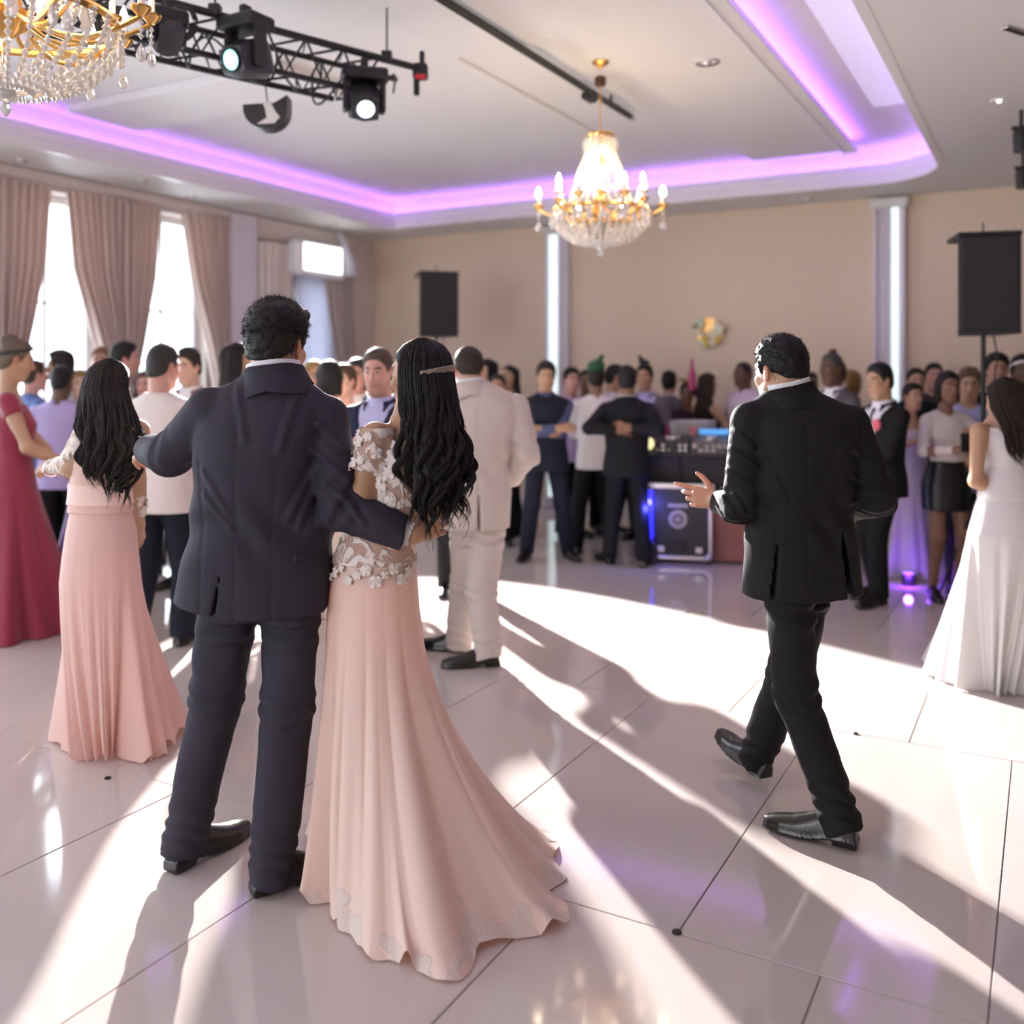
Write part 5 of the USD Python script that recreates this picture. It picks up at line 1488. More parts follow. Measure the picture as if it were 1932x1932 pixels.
# --- man in the navy suit, seen from behind, arm about the woman in pink lace
f = Frame(470, 3.05)
navy = figure('man in a navy suit seen from behind, arm around the woman in lace', pos=f.pos, h=1.84, hi=True, skin='tan', c1=NAVY, head=(18, 4, 0),
              hair=dict(col=HBLACK, thick=.014, top=.022, quiff=1.0, rough=.005, nape=.035, strands=5200, len=.5, flow=(.25, -.1, -.6)),
              tab=sorted([f.row(1150, 333, 624, .165), f.row(1050, 354, 626, .155), f.row(977, 375, 619, .142), f.row(911, 378, 604, .146), f.row(863, 374, 612, .150), f.row(800, 378, 630, .135), f.row(755, 410, 612, .105), f.row(722, 455, 578, .082), f.row(700, 473, 566, .068)]),
              J=dict(head=f(524, 664, .03), neck=f(520, 722), shL=f(399, 775), shR=f(618, 790), elL=f(322, 858, .10), wrL=f(283, 850, .48), elR=f(640, 955, -.07), wrR=f(772, 1006, -.07),
                     hipL=f(436, 1130), hipR=f(552, 1130), knL=f(408, 1310, .03), knR=f(543, 1330, -.03), anL=f(350, 1578, .10), anR=f(512, 1632, -.05)),
              legs={'L': (f(350, 1578, .10), (0, 1, 0), (.55, .9)), 'R': (f(512, 1632, -.05), (0, 1, 0), (.86, .50))},
              wr=1.9, rh=dict(d=(.72, .45, .22), n=(-.45, .75, -.2), curl=.45, spread=.05, thumb=(.7, .6, .2)), lh=dict(d=(-.6, .7, -.1), n=(.2, .6, -.6), curl=.4),
              extras=dict(hem=-.13, vents=((-.068, .16),), pocket=((.20, 1.06),), buttons=('R',), boff=(.0, -.047, -.022), creases=[(f(592, 880, -.14), f(540, 985, -.14), .006, .011), (f(588, 905, -.14), f(560, 1000, -.14), .005, .009), (f(440, 735, -.12), f(462, 830, -.14), .005, .012), (f(556, 745, -.12), f(528, 850, -.14), .005, .013), (f(376, 890, -.14), f(430, 965, -.14), .005, .010), (f(380, 935, -.14), f(440, 1000, -.14), .004, .009), (f(600, 800, -.1), f(655, 850, -.1), .007, .010), (f(590, 850, -.1), f(660, 905, -.1), .007, .010), (f(604, 905, -.1), f(668, 950, -.1), .006, .009), (f(650, 935, -.1), f(690, 985, -.1), .007, .009), (f(620, 985, -.1), f(665, 1010, -.1), .005, .008)]))

# --- woman in the pale pink lace mermaid gown with long wavy black hair
f = Frame(715, 3.08)
lace_nodes = {'tc': ('texture_coordinate', {}), 'v': ('noise_texture', {'scale': 17.0, 'detail': 2.0, 'distortion': 1.2}), 'n': ('noise_texture', {'scale': 130.0, 'detail': 2.0}),
              'r': ('rgb_ramp', {'ramp': [(.47, (0, 0, 0)), (.54, (1, 1, 1))]}), 'm': ('mix_color', {'a': (.52, .33, .25), 'b': (.83, .74, .67)}), 's': ('math', {'math_type': 'multiply_add', 'value2': .25}),
              'b': ('bump', {'strength': .8, 'distance': .006}), 'p': ('principled_bsdf', {'roughness': .6, 'sheen_weight': .2})}
mats['lace'] = m_lace = usdkit.material(stage, '/World/Looks/lace', lace_nodes, [('tc.object', 'v.vector'), ('tc.object', 'n.vector'), ('v.fac', 'r.fac'), ('r.color', 'm.fac'), ('m.result', 'p.base_color'), ('n.fac', 's.value1'), ('r.color', 's.value3'), ('s.value', 'b.height'), ('b.normal', 'p.normal')], surface='p.BSDF')
hem_nodes = {'g': ('geometry', {}), 'x': ('separate_xyz', {}), 'zr': ('map_range', {'from_min': .16, 'from_max': .03, 'to_min': -.25, 'to_max': .16, 'clamp': True}), 'n': ('noise_texture', {'scale': 9.0, 'detail': 2.0}), 'ad': ('math', {'math_type': 'add'}),
             'r': ('rgb_ramp', {'ramp': [(.60, (0, 0, 0)), (.635, (1, 1, 1))]}), 'f': ('noise_texture', {'scale': 85.0, 'detail': 3.0, 'distortion': 1.0}), 'c': ('mix_color', {'a': (.76, .63, .54), 'b': (.92, .85, .78)}), 'm': ('mix_color', {'a': (.92, .72, .61)}),
             'mh': ('math', {'math_type': 'multiply'}), 'b': ('bump', {'strength': .7, 'distance': .006}), 'p': ('principled_bsdf', {'roughness': .6, 'sheen_weight': .25}), 't': ('translucent_bsdf', {'color': (.95, .50, .36)}), 'q': ('mix_closure', {'fac': .22})}
m_gownlace = usdkit.material(stage, '/World/Looks/gown_with_lace_hem', hem_nodes, [('g.position', 'x.vector'), ('x.z', 'zr.value'), ('g.position', 'n.vector'), ('g.position', 'f.vector'), ('n.fac', 'ad.value1'), ('zr.result', 'ad.value2'), ('ad.value', 'r.fac'), ('f.fac', 'c.fac'),
                               ('c.result', 'm.b'), ('r.color', 'm.fac'), ('m.result', 'p.base_color'), ('f.fac', 'mh.value1'), ('r.color', 'mh.value2'), ('mh.value', 'b.height'), ('b.normal', 'p.normal'), ('p.BSDF', 'q.closure1'), ('t.BSDF', 'q.closure2')], surface='q.closure')
tabP = sorted([f.row(1090, 626, 787, .128), f.row(1050, 630, 785, .125), f.row(1000, 650, 786, .112), f.row(950, 684, 796, .100), f.row(900, 688, 815, .108), f.row(865, 690, 832, .112), f.row(825, 700, 845, .095), f.row(795, 730, 842, .078), f.row(768, 752, 820, .055)])
zt = lambda P: 1.455 + .0 * P[:, 0] + .05 * np.clip((-P[:, 0] + .14) / .1, -1, .6)


def keyhole(P):
    """Neckline of the lace: high over the shoulders, an open back under the hair."""
    return np.where(((P[:, 0] - .135) / .075) ** 2 + ((P[:, 2] - 1.42) / .19) ** 2 < 1, -1.0, 1.50)


hemP = [f.floor(u, v) for u, v in [(585, 1596), (615, 1620), (646, 1664), (662, 1760), (700, 1808), (750, 1826), (830, 1828), (905, 1810), (975, 1778), (1030, 1735), (1052, 1655), (1025, 1600), (975, 1562), (880, 1505), (700, 1490), (600, 1530)]]
pinkw = figure('woman in a pale pink lace mermaid gown with long wavy black hair', pos=f.pos, h=1.70, sex='f', skin='olive', hi=True, top='bodice', bottom='gown', head=(-58, 2, 0), tab=tabP,
               J=dict(head=f(789, 716, .0), neck=f(790, 772), shL=f(708, 822, -.075), shR=f(848, 822, .07), elL=f(681, 935, -.09), wrL=f(664, 990, .12), elR=f(842, 930, .16), wrR=f(800, 965, .30)),
               hair=dict(kind='long', col=HBLACK, tab=[(f(0, 950)[2], .185, -.155, .082, .060), (f(0, 900)[2], .175, -.150, .104, .072), (f(0, 850)[2], .165, -.135, .112, .075), (f(0, 800)[2], .155, -.105, .108, .078), (f(0, 755)[2], .147, -.060, .104, .092), (f(0, 715)[2], .140, -.03, .098, .112), (f(0, 690)[2], .138, -.02, .096, .112),
                                                       (f(0, 665)[2], .138, -.015, .083, .100), (f(0, 650)[2], .138, -.015, .060, .075), (f(0, 641)[2], .138, -.015, .030, .038), (f(0, 637)[2], .138, -.015, .008, .01)],
                         zend=f(0, 940)[2] / (1.70 / 1.78), half=1.68, wave=.020, wfreq=30, seed=5, slope=.03),
               gown=dict(col=(.80, .50, .40), bod=m_lace, top=(1.06, 1.50), neckf=keyhole, capsleeve='LR', caplen=.115,
                         skirt=dict(rows=[f.row(985, 655, 790, .112), f.row(1020, 640, 786, .12), f.row(1060, 629, 786, .127), f.row(1100, 624, 787, .130), f.row(1150, 619, 790, .135), f.row(1205, 617, 797, .142)],
                                    folds=[(4, .45), (8, .5), (11, .4), (16, .35)], amp=.052, hem=hem_polygon(hemP, .02, -.06), ncol=420, nrow=96, seed=4, crinkle=.030, power=1.45, zpow=1.25)))
st_ = [p for p in stage.GetPrimAtPath(pinkw.t.GetPath()).GetChildren() if p.GetName() == 'skirt'][0]
UsdShade.MaterialBindingAPI.Apply(st_).Bind(m_gownlace)
hb_ = f(822, 700, -.105)
obj('hair_clip', snet(lambda P: np.maximum(np.abs(ell(P, (.138, -.02, hb_[2]), (.101, .118, .6))) - .006, np.maximum(np.maximum(np.abs(P[:, 2] - hb_[2] - (P[:, 0] - hb_[0]) * .18) - .009 - .03 * np.maximum(0, P[:, 0] - hb_[0] + .02), P[:, 1]), hb_[0] - .045 - P[:, 0])), hb_ - .12, hb_ + .12, .005), M('clip_bronze', (.32, .27, .21), .35, .5), pinkw.t, smooth=True)
# lace flowers standing off the bodice and the shoulder
rl = np.random.default_rng(21); m_fl = cloth('lace_flower', (.84, .76, .69), .7, .3, 180)
j = pinkw.j


def flower(c, n, r):
    n = unit(n); a = unit(np.cross(n, (.2, .3, .9))); b = np.cross(n, a); V, Fc = [c + n * .004], []
    k = 25
    for i in range(k):
        th = 2 * PI * i / k; rr = r * (.74 + .26 * abs(math.cos(2.5 * th)) ** .6)
        V.append(c + (a * math.cos(th) + b * math.sin(th)) * rr + n * (.002 + .004 * math.sin(5 * th)))
    for i in range(k): Fc.append((0, 1 + i, 1 + (i + 1) % k))
    V = np.array(V); V2 = np.vstack([V, V - n * .003]); m_ = k + 1
    F2 = Fc + [(x + m_, z + m_, y + m_) for x, y, z in Fc] + [t for i in range(k) for t in ((1 + i, 1 + i + m_, 1 + (i + 1) % k), (1 + (i + 1) % k, 1 + i + m_, 1 + (i + 1) % k + m_))]
    return trimesh.Trimesh(V2, F2, process=False)


T_ = np.array(tabP)
for k in range(46):
    z = rl.uniform(1.10, 1.42); az = rl.uniform(-2.7, -1.15)
    g = [np.interp(z, T_[:, 0], T_[:, i]) for i in (1, 2, 3, 4)]
    n = np.array([math.cos(az) / 1, math.sin(az), .05]); c = np.array([g[0] + (g[2] + .005) * math.copysign(abs(math.cos(az)) ** .87, math.cos(az)), g[1] + (g[3] + .005) * math.copysign(abs(math.sin(az)) ** .87, math.sin(az)), z])
    if ((c[0] - .135) / .08) ** 2 + ((z - 1.42) / .20) ** 2 < 1: continue
    obj('lace_flower', flower(c, n, rl.uniform(.012, .030)), m_fl, pinkw.t, smooth=True)
for k in range(16):
    dr = unit(j['elL'] - j['shL']); a = unit(np.cross(dr, (0, 1, 0))); b = np.cross(dr, a); th = rl.uniform(0, 2 * PI); tt = rl.uniform(.0, .12)
    n = a * math.cos(th) + b * math.sin(th); obj('lace_flower', flower(j['shL'] + dr * tt + n * .058, n, rl.uniform(.012, .026)), m_fl, pinkw.t, smooth=True)
for k in range(14):
    a = -PI + .12 + 2.6 * k / 13; c = np.array([-.014 + .145 * math.cos(a), .136 * math.sin(a), .99 + .02 * math.sin(k * 2.1)])
    obj('lace_flower', flower(c, (math.cos(a), math.sin(a), .1), rl.uniform(.012, .022)), m_fl, pinkw.t, smooth=True)

# --- woman in the coral pink gown on the left
f = Frame(192, 4.10)
hemG = [f.floor(u, v) for u, v in [(107, 1402), (150, 1424), (215, 1430), (258, 1440), (300, 1425), (338, 1392), (325, 1355), (280, 1335), (200, 1320), (125, 1350)]]
tabG = sorted([f.row(1040, 124, 258, .120), f.row(1000, 128, 255, .115), f.row(930, 138, 245, .098), f.row(870, 140, 250, .105), f.row(825, 150, 262, .095), f.row(798, 172, 262, .070), f.row(775, 190, 246, .05)])
girl = figure('woman in a coral pink gown with long dark hair, left of the navy-suited man', pos=f.pos, h=1.66, sex='f', skin='tan', hi=True, top='bodice', bottom='gown', head=(14, 3, 0), tab=tabG,
              J=dict(head=f(207, 733, .02), neck=f(216, 786), shL=f(172, 815, -.06), shR=f(264, 812, .06), elL=f(132, 880, -.04), wrL=f(97, 884, .12), elR=f(257, 905, .04), wrR=f(262, 985, .06)),
              lh=dict(d=(-.7, .5, .05), n=(.3, .5, -.7), curl=.5),
              hair=dict(kind='long', col=(.018, .012, .011), tab=[(f(0, 912)[2], .09, -.115, .065, .045), (f(0, 880)[2], .115, -.12, .105, .06), (f(0, 840)[2], .105, -.115, .125, .065), (f(0, 800)[2], .070, -.09, .130, .075), (f(0, 765)[2], .045, -.05, .112, .088), (f(0, 735)[2], .03, -.015, .098, .108), (f(0, 715)[2], .032, .0, .092, .110), (f(0, 698)[2], .034, .0, .078, .094), (f(0, 686)[2], .036, .0, .055, .07), (f(0, 679)[2], .036, .0, .028, .035), (f(0, 676)[2], .036, .0, .008, .01)],
                        zend=f(0, 890)[2] / (1.66 / 1.78), half=1.60, wave=.020, wfreq=22, seed=9, slope=-.05),
              gown=dict(col=(.91, .61, .53), trans=.2, top=(1.10, 1.27), neckf=lambda P: np.minimum(1.22 + np.abs(P[:, 0] - .045) * 1.5, 1.42),
                        skirt=dict(rows=[f.row(915, 137, 247, .098), f.row(950, 138, 246, .10), f.row(1000, 128, 255, .118), f.row(1050, 122, 258, .13), f.row(1100, 118, 262, .14)], folds=[(6, .4), (10, .6), (16, .45), (26, .18)], amp=.038,
                                   hem=hem_polygon(hemG, .03, -.02), ncol=300, nrow=72, seed=8, crinkle=.028, power=1.15, zpow=1.05)))
sash = [(z, *[np.interp(z, np.array(tabG)[:, 0], np.array(tabG)[:, k]) for k in (1, 2, 3, 4)]) for z in (1.062, 1.09, 1.12, 1.145)]
obj('sash', snet(lambda P: np.abs(loft(P, [(r[0], r[1], r[2], r[3], r[4]) for r in sash], grow=.007)) - .004, (-.2, -.2, 1.05), (.2, .2, 1.16), .006), cloth('sash_pink', (.92, .64, .56), .6, .1), girl.t, smooth=True)
j = girl.j
for nm, n in (('L', 22), ('R', 16)):
    a, b, w = j['sh' + nm], j['el' + nm], j['wr' + nm]
    sl = [a + (b - a) * t for t in np.linspace(-.05, 1, 7)] + [b + (w - b) * t for t in np.linspace(.15, .85, 6)]
    if nm == 'L': obj('lace_sleeve', tube(np.array(sl) + np.array([-.012, .0, .008]), [.055, .052, .049, .046, .044, .043, .042, .041, .040, .038, .036, .034, .032], 20), m_lace, girl.t, smooth=True)
    else: obj('lace_sleeve', tube(np.array(sl[7:]), .034, 16), m_lace, girl.t, smooth=True)
    for k in range(n):
        t = rl.uniform(0, .9); c = np.array(sl)[int(t * 12)] if nm == 'L' else np.array(sl)[7 + int(t * 5)]; dr = unit(b - a); x_ = unit(np.cross(dr, (0, 1, 0))); y_ = np.cross(dr, x_); th = rl.uniform(0, 2 * PI); nn = x_ * math.cos(th) + y_ * math.sin(th)
        obj('lace_flower', flower(c + nn * (.048 if nm == 'L' else .036), nn, rl.uniform(.012, .024)), m_fl, girl.t, smooth=True)
obj('bracelet', tube([j['wrL'] + .034 * (np.array([0, 0, 1.0]) * math.cos(a) + unit(np.cross(j['wrL'] - j['elL'], (0, 0, 1))) * math.sin(a)) for a in np.linspace(0, 2 * PI, 20, endpoint=False)], .005, 6, True), m_alu, girl.t, smooth=True)

# --- man in the beige suit walking away
f = Frame(905, 5.5)
beige = figure('man in a beige suit walking away behind the woman in pink lace', pos=f.pos, h=1.78, hi=True, skin='light', c1=BEIGE, head=(-8, 2, 0), hair=dict(col=(.035, .024, .018), thick=.008, top=.008, rough=.003, nape=.05, strands=2600, len=.4),
               tab=sorted([f.row(995, 832, 962, .16), f.row(930, 836, 965, .15), f.row(880, 845, 958, .135), f.row(840, 848, 966, .14), f.row(800, 850, 978, .14), f.row(765, 862, 980, .12), f.row(740, 862, 955, .095), f.row(726, 860, 930, .075), f.row(718, 862, 920, .066)]),
               J=dict(head=f(884, 702, .02), neck=f(889, 734), shL=f(856, 762), shR=f(977, 766), elL=f(846, 852, .08), wrL=f(842, 915, .25), elR=f(996, 858, -.06), wrR=f(962, 908, .08), hipL=f(884, 985), hipR=f(922, 985), knL=f(878, 1100, .06), knR=f(908, 1115, -.10), anL=f(866, 1208, .10), anR=f(922, 1226, -.18)),
               legs={'L': (f(866, 1208, .10), (-1, .3, 0), (-.95, .3)), 'R': (f(922, 1226, -.18), (-1, .3, 0), (-.95, -.15))}, rh='none', wr=1.8, extras=dict(legw=1.12, vents=((-.0, .0),)))

# --- man in the black suit striding to the left
f = Frame(1500, 3.55)
blackm = figure('man in a black suit striding to the left across the open floor', pos=f.pos, h=1.76, hi=True, skin='tan', c1=BLACK, head=(-30, 6, 0), hair=dict(col=(.006, .005, .005), thick=.013, top=.012, rough=.005, nape=.05, strands=4200, len=.4, flow=(-.2, -.1, -.6)),
                tab=sorted([f.row(1122, 1405, 1625, .165), f.row(1050, 1411, 1617, .155), f.row(975, 1418, 1606, .14), f.row(900, 1420, 1608, .145), f.row(840, 1414, 1616, .15), f.row(795, 1420, 1612, .132), f.row(765, 1438, 1585, .10), f.row(742, 1450, 1542, .078), f.row(727, 1458, 1526, .066)]),
                J=dict(head=f(1471, 709, .02), neck=f(1490, 748), shL=f(1415, 796), shR=f(1606, 798), elL=f(1401, 952, -.02), wrL=f(1356, 944, .23), elR=f(1655, 938, -.05), wrR=f(1598, 968, .20),
                       hipL=(-.035, -.05, .84), hipR=(.075, .06, .85), knL=(-.035, -.13, .475), knR=(.01, .12, .47), anL=(.075, -.265, .095), anR=(-.072, .26, .11)),
                legs={'L': ((.075, -.265, .095), (-1, 0, 0), (-.86, .50)), 'R': ((-.072, .26, .11), (-1, .4, 0), (-.42, .9), -.30)},
                wr=1.9, lh=dict(d=(-.85, .35, .10), n=(.25, .9, -.1), curl=.3, curls=[.05, .45, .6, .7], thumb=(.5, .85, .1)), extras=dict(hem=.06, vents=((.155, -.12), (-.11, .1)), legw=.98, creases=[(f(1395, 815, -.1), f(1425, 845, -.1), .008, .010), (f(1385, 850, -.1), f(1430, 880, -.1), .008, .010), (f(1380, 890, -.1), f(1420, 915, -.1), .007, .009), (f(1362, 935, -.05), f(1380, 965, -.05), .007, .008), (f(1380, 930, -.05), f(1402, 968, -.05), .007, .008), (f(1445, 860, -.14), f(1480, 940, -.14), .005, .012), (f(1590, 850, -.14), f(1550, 935, -.14), .005, .012), (f(1612, 850, -.1), f(1650, 880, -.1), .007, .010), (f(1612, 900, -.1), f(1660, 925, -.1), .007, .010), (f(1605, 950, -.1), f(1650, 945, -.1), .006, .008)]))

# --- woman in the white gown on the right
f = Frame(1880, 4.9)
hemW = [f.floor(u, v) for u, v in [(1778, 1288), (1815, 1300), (1870, 1306), (1935, 1308), (2010, 1296), (2035, 1262), (1970, 1226), (1840, 1228)]]
tabW = sorted([f.row(960, 1845, 1975, .13), f.row(925, 1852, 1972, .12), f.row(880, 1862, 1960, .10), f.row(850, 1856, 1958, .105), f.row(825, 1850, 1960, .11), f.row(800, 1852, 1964, .095), f.row(780, 1866, 1950, .07), f.row(766, 1878, 1935, .05)])
white = figure('woman in a white gown with long dark brown hair at the right edge', pos=f.pos, h=1.585, sex='f', skin='tan', hi=True, top='bodice', bottom='gown', head=(-20, 4, 0), tab=tabW,
               J=dict(head=f(1893, 762, .0), neck=f(1903, 790), shL=f(1846, 812, -.04), shR=f(1962, 810, .05), elL=f(1842, 908, -.03), wrL=f(1878, 912, .16), elR=f(1970, 905, .05), wrR=f(1920, 905, .2)),
               hair=dict(kind='long', col=(.022, .013, .010), tab=[(f(0, 880)[2], .14, -.12, .085, .05), (f(0, 840)[2], .125, -.115, .118, .065), (f(0, 800)[2], .09, -.09, .13, .075), (f(0, 770)[2], .055, -.05, .118, .09), (f(0, 745)[2], .04, -.02, .102, .105), (f(0, 730)[2], .038, -.01, .088, .1), (f(0, 720)[2], .038, -.01, .062, .078), (f(0, 714)[2], .038, -.01, .032, .04), (f(0, 711)[2], .038, -.01, .008, .01)],
                         zend=f(0, 868)[2] / (1.585 / 1.78), half=1.7, wave=.014, wfreq=20, seed=13, slope=-.08),
               gown=dict(col=(.82, .79, .79), trans=.15, top=(1.10, 1.21), neckf=lambda P: np.minimum(1.19 + np.abs(P[:, 0] - .07) * 1.55, 1.37),
                         skirt=dict(rows=[f.row(885, 1862, 1960, .10), f.row(915, 1855, 1970, .115), f.row(960, 1842, 1978, .135), f.row(1010, 1830, 1985, .15)], folds=[(6, .4), (10, .55), (15, .40), (23, .15)], amp=.045, hem=hem_polygon(hemW, .0, .0), ncol=260, nrow=60, seed=3, power=1.05, crinkle=.01)))

# --- the guests in the background
def crowd(label, u, vtop, d, hd, **kw):
    h = min(1.92, max(1.45, (EYE - (vtop - HOR) / F * d) / 1.80 * 1.78))
    hr = kw.get('hair') or {}
    return figure(label, u, d, h=h, hd=hd, hair=hr, **{k: v for k, v in kw.items() if k != 'hair'})


def gown_simple(col, h, a=.34, folds=((7, .5), (12, .5), (18, .3)), seed=1, amp=.03, top=(1.0, 1.31), **kw):
    return dict(col=col, top=top, scaled=True, skirt=dict(rows=[(1.12, 0, .005, .132, .104), (.98, 0, 0, .172, .130), (.86, 0, 0, .192, .148)], folds=list(folds), amp=amp, hem=hem_ellipse(0, 0, a, a * .95), ncol=96, nrow=26, seed=seed, power=1.05), **kw)


HB, HD, HBR, HBL = (.009, .008, .008), (.018, .012, .010), (.06, .035, .02), (.28, .17, .07)
NV, BK = (.014, .017, .032), (.008, .008, .009)
DARKSUIT = dict(c1=NV, c2=NV)

# left side
maroon = crowd('woman in a maroon gown with grey brown updo and dark headband at the left edge', 22, 640, 6.1, 62, sex='f', skin='tan', top='dress', bottom='gown', head=(-6, 12, 0), hair=dict(kind='headband', col=(.13, .095, .07), thick=.014, top=.010),
               R=((.13, .31, 1.05), (.6, -.6, -.8)), L=((-.12, .30, 1.0), (-1, -.4, 0)), gown=dict(gown_simple((.30, .018, .055), 1.68, .40, seed=2, amp=.05, top=(1.0, 1.40), capsleeve='RL', caplen=.07), trans=.05))
jm = maroon.j
m = box(-.09, .09, -.02, .02, -.11, .05, .015); m.apply_translation(jm['wrL'] + np.array([.02, .06, -.05])); obj('clutch', m, M('clutch_black', (.015, .012, .014), .35), maroon.t)
for sd in (0, 1): obj('shoe', shoe_mesh(np.array([-.06 + .16 * sd, .02 + .10 * sd, .002]), (.1, 1), .88, .010), M('shoe_nude', (.45, .30, .2), .3), maroon.t, smooth=True)
crowd('man in a lavender shirt with a dark belt seen from behind, in the left crowd', 115, 688, 7.3, -8, skin='dark', top='shirt', c1=(.46, .38, .66), c2=BK, head=(10, 5, 0), hair=dict(col=HB, thick=.006, top=.004))
crowd('woman in a deep purple gown half hidden behind the coral pink gown', 172, 745, 6.6, 5, sex='f', skin='dark', top='dress', bottom='gown', hair=dict(col=HB, kind='bun'), R='front', L='front', eyes=False, gown=gown_simple((.14, .02, .24), 1.5, .30, seed=4))
crowd('man in a blue shirt far behind, beside the maroon gown', 62, 680, 8.0, 40, skin='rosy', top='shirt', c1=(.10, .17, .42), c2=BK, hair=dict(col=HBR, thick=.007))
crowd('woman with a dark bun and white top in front of the left window', 117, 663, 8.1, -95, sex='f', skin='tan', top='top', c1=(.78, .74, .76), c2=BK, hair=dict(kind='bun', col=HD, thick=.018, top=.02))
crowd('blond guest in a white shirt behind the lavender shirt', 150, 700, 8.2, 150, skin='light', top='shirt', c1=(.8, .78, .76), c2=BK, hair=dict(col=HBL, thick=.016, top=.015))
crowd('brown-haired guest far back against the wide gathered curtain', 191, 655, 8.6, 165, skin='rosy', top='shirt', c1=(.78, .76, .76), c2=BK, hair=dict(col=(.22, .12, .06), thick=.010))
crowd('dark-haired man in profile above the coral gown woman, before the gathered curtain', 232, 648, 8.0, 68, skin='rosy', top='shirt', c1=(.75, .73, .75), c2=BK, hair=dict(col=HB, thick=.016, top=.018))
wv = crowd('broad man in a cream shirt seen from behind beside the navy suit', 305, 651, 5.75, 12, skin='rosy', top='shirt', c1=(.74, .66, .63), c2=(.010, .012, .022), head=(18, 8, 0), hair=dict(col=(.03, .027, .026), thick=.010, top=.012), build=1.12, R='front', L=((-.10, .30, 1.12), (-1, -.3, -.3)), legs={'L': ((-.17, -.02, .09), (0, 1, 0), (-.35, 1)), 'R': ((.13, .02, .09), (0, 1, 0), (.35, 1))}, extras=dict(legw=1.12))
crowd('young man with curly dark hair facing forward behind the cream shirt', 357, 660, 7.3, 196, skin='light', top='suit', c1=(.20, .06, .05), c2=BK, hair=dict(kind='curly', col=HD, thick=.018, top=.016), head=(0, 6, 0))
crowd('guest with reddish brown hair peeking over the cream shirt', 276, 700, 7.9, 175, sex='f', skin='rosy', top='top', c1=(.7, .62, .6), c2=BK, hair=dict(kind='bob', col=(.09, .04, .03)))
crowd('woman in black with long dark hair in profile, left of the navy suit man', 447, 645, 6.4, 72, sex='f', skin='tan', top='top', c1=BK, c2=BK, hair=dict(kind='long', col=(.012, .010, .010), zend=1.24, w=1.05, wave=.004), sleeve=1.0)
crowd('guest in a dark suit glimpsed right of the navy man\'s jaw', 592, 682, 7.3, 150, skin='tan', top='suit', c1=NV, hair=dict(col=HBL, thick=.014))
crowd('woman with dark bobbed hair turned away behind the navy man\'s shoulder', 622, 683, 6.6, -25, sex='f', skin='light', top='dress', bottom='gown', hair=dict(kind='bob', col=HB, thick=.02), gown=gown_simple((.75, .62, .53), 1.6, .3, seed=6, top=(1.0, 1.36)), bare=True)
crowd('woman with pale face looking left behind the bobbed hair', 652, 688, 7.1, 205, sex='f', skin='light', top='dress', bottom='gown', hair=dict(kind='bun', col=HBR, thick=.016), gown=gown_simple((.70, .60, .55), 1.6, .3, seed=7), bare=True)
crowd('dark-haired guest in a blue grey jacket between the couple\'s heads', 676, 679, 7.6, 190, skin='rosy', top='suit', c1=(.05, .075, .12), hair=dict(kind='bob', col=(.012, .012, .016), thick=.018))
crowd('man in a navy suit and lilac shirt facing forward left of the lace gown woman', 716, 659, 5.5, 200, skin='rosy', top='suit', c1=(.016, .022, .052), shirt=(.50, .50, .76), chest=.11, head=(-8, 8, 0), hair=dict(col=(.07, .045, .03), thick=.012, top=.010), beard=.35, L='crossL', R='chest')
# centre, behind the beige suit
crowd('added dark-clothed guest, placed for its floor shadow, hidden between the lace gown and the beige suit', 866, 690, 7.1, 170, sex='f', skin='tan', top='top', c1=BK, c2=BK, build=.88, hair=dict(col=HB, thick=.01), R='front', L='front')  # added figure, kept narrow so its shadow darkens one strip of floor
crowd('dark-haired woman far back beside the beige suit collar', 921, 676, 10.2, -95, sex='f', skin='tan', top='top', c1=(.03, .02, .035), c2=BK, hair=dict(kind='long', col=HB, zend=1.25, half=1.6))
crowd('woman with long dark hair facing left, right of the beige suit', 962, 688, 9.7, -130, sex='f', skin='tan', top='top', c1=(.05, .04, .09), c2=BK, hair=dict(kind='long', col=HD, zend=1.2, half=1.65))
crowd('short guest in cream holding up a hand behind the beige shoulder', 940, 706, 9.2, 190, sex='f', skin='tan', top='top', c1=(.6, .5, .45), c2=BK, hair=dict(kind='bun', col=HD), R='raise')
crowd('man in a navy waistcoat with rolled sleeves and crossed arms', 1030, 683, 8.45, 178, skin='tan', top='vest', c1=NV, c2=NV, shirt=(.065, .085, .20), R='crossR', L='crossL', sleeve=1.0, head=(0, 10, 0), hair=dict(col=HD, thick=.016, top=.012), build=1.1, beard=.25, legs={'L': ((-.19, -.02, .09), (0, 1, 0), (-.35, 1)), 'R': ((.17, .0, .09), (0, 1, 0), (.35, 1))})
crowd('guest with dark hair and lilac top behind the waistcoat man', 1077, 694, 9.6, 160, skin='rosy', top='shirt', c1=(.50, .36, .66), c2=BK, hair=dict(col=HB, thick=.016, top=.01))
crowd('guest peeking left of the green cap', 1106, 698, 9.9, 185, skin='brown', top='shirt', c1=(.45, .35, .6), c2=BK, hair=dict(col=HD, thick=.008))
cap = crowd('man in a white shirt and green cap seen from behind by the booth', 1124, 688, 8.75, -8, skin='brown', top='shirt', c1=(.80, .76, .77), c2=BK, hair=dict(col=HD, thick=.010, tuft='green', tuftcol=(.012, .09, .03)), R='front', L='front', legs={'L': ((-.18, .0, .09), (0, 1, 0), (-.4, 1)), 'R': ((.15, .05, .09), (0, 1, 0), (.4, 1))})
crowd('guest in profile between the green cap and the black suited back', 1158, 688, 9.7, 84, skin='tan', top='shirt', c1=(.72, .66, .72), c2=BK, hair=dict(col=HB, thick=.012, top=.01))
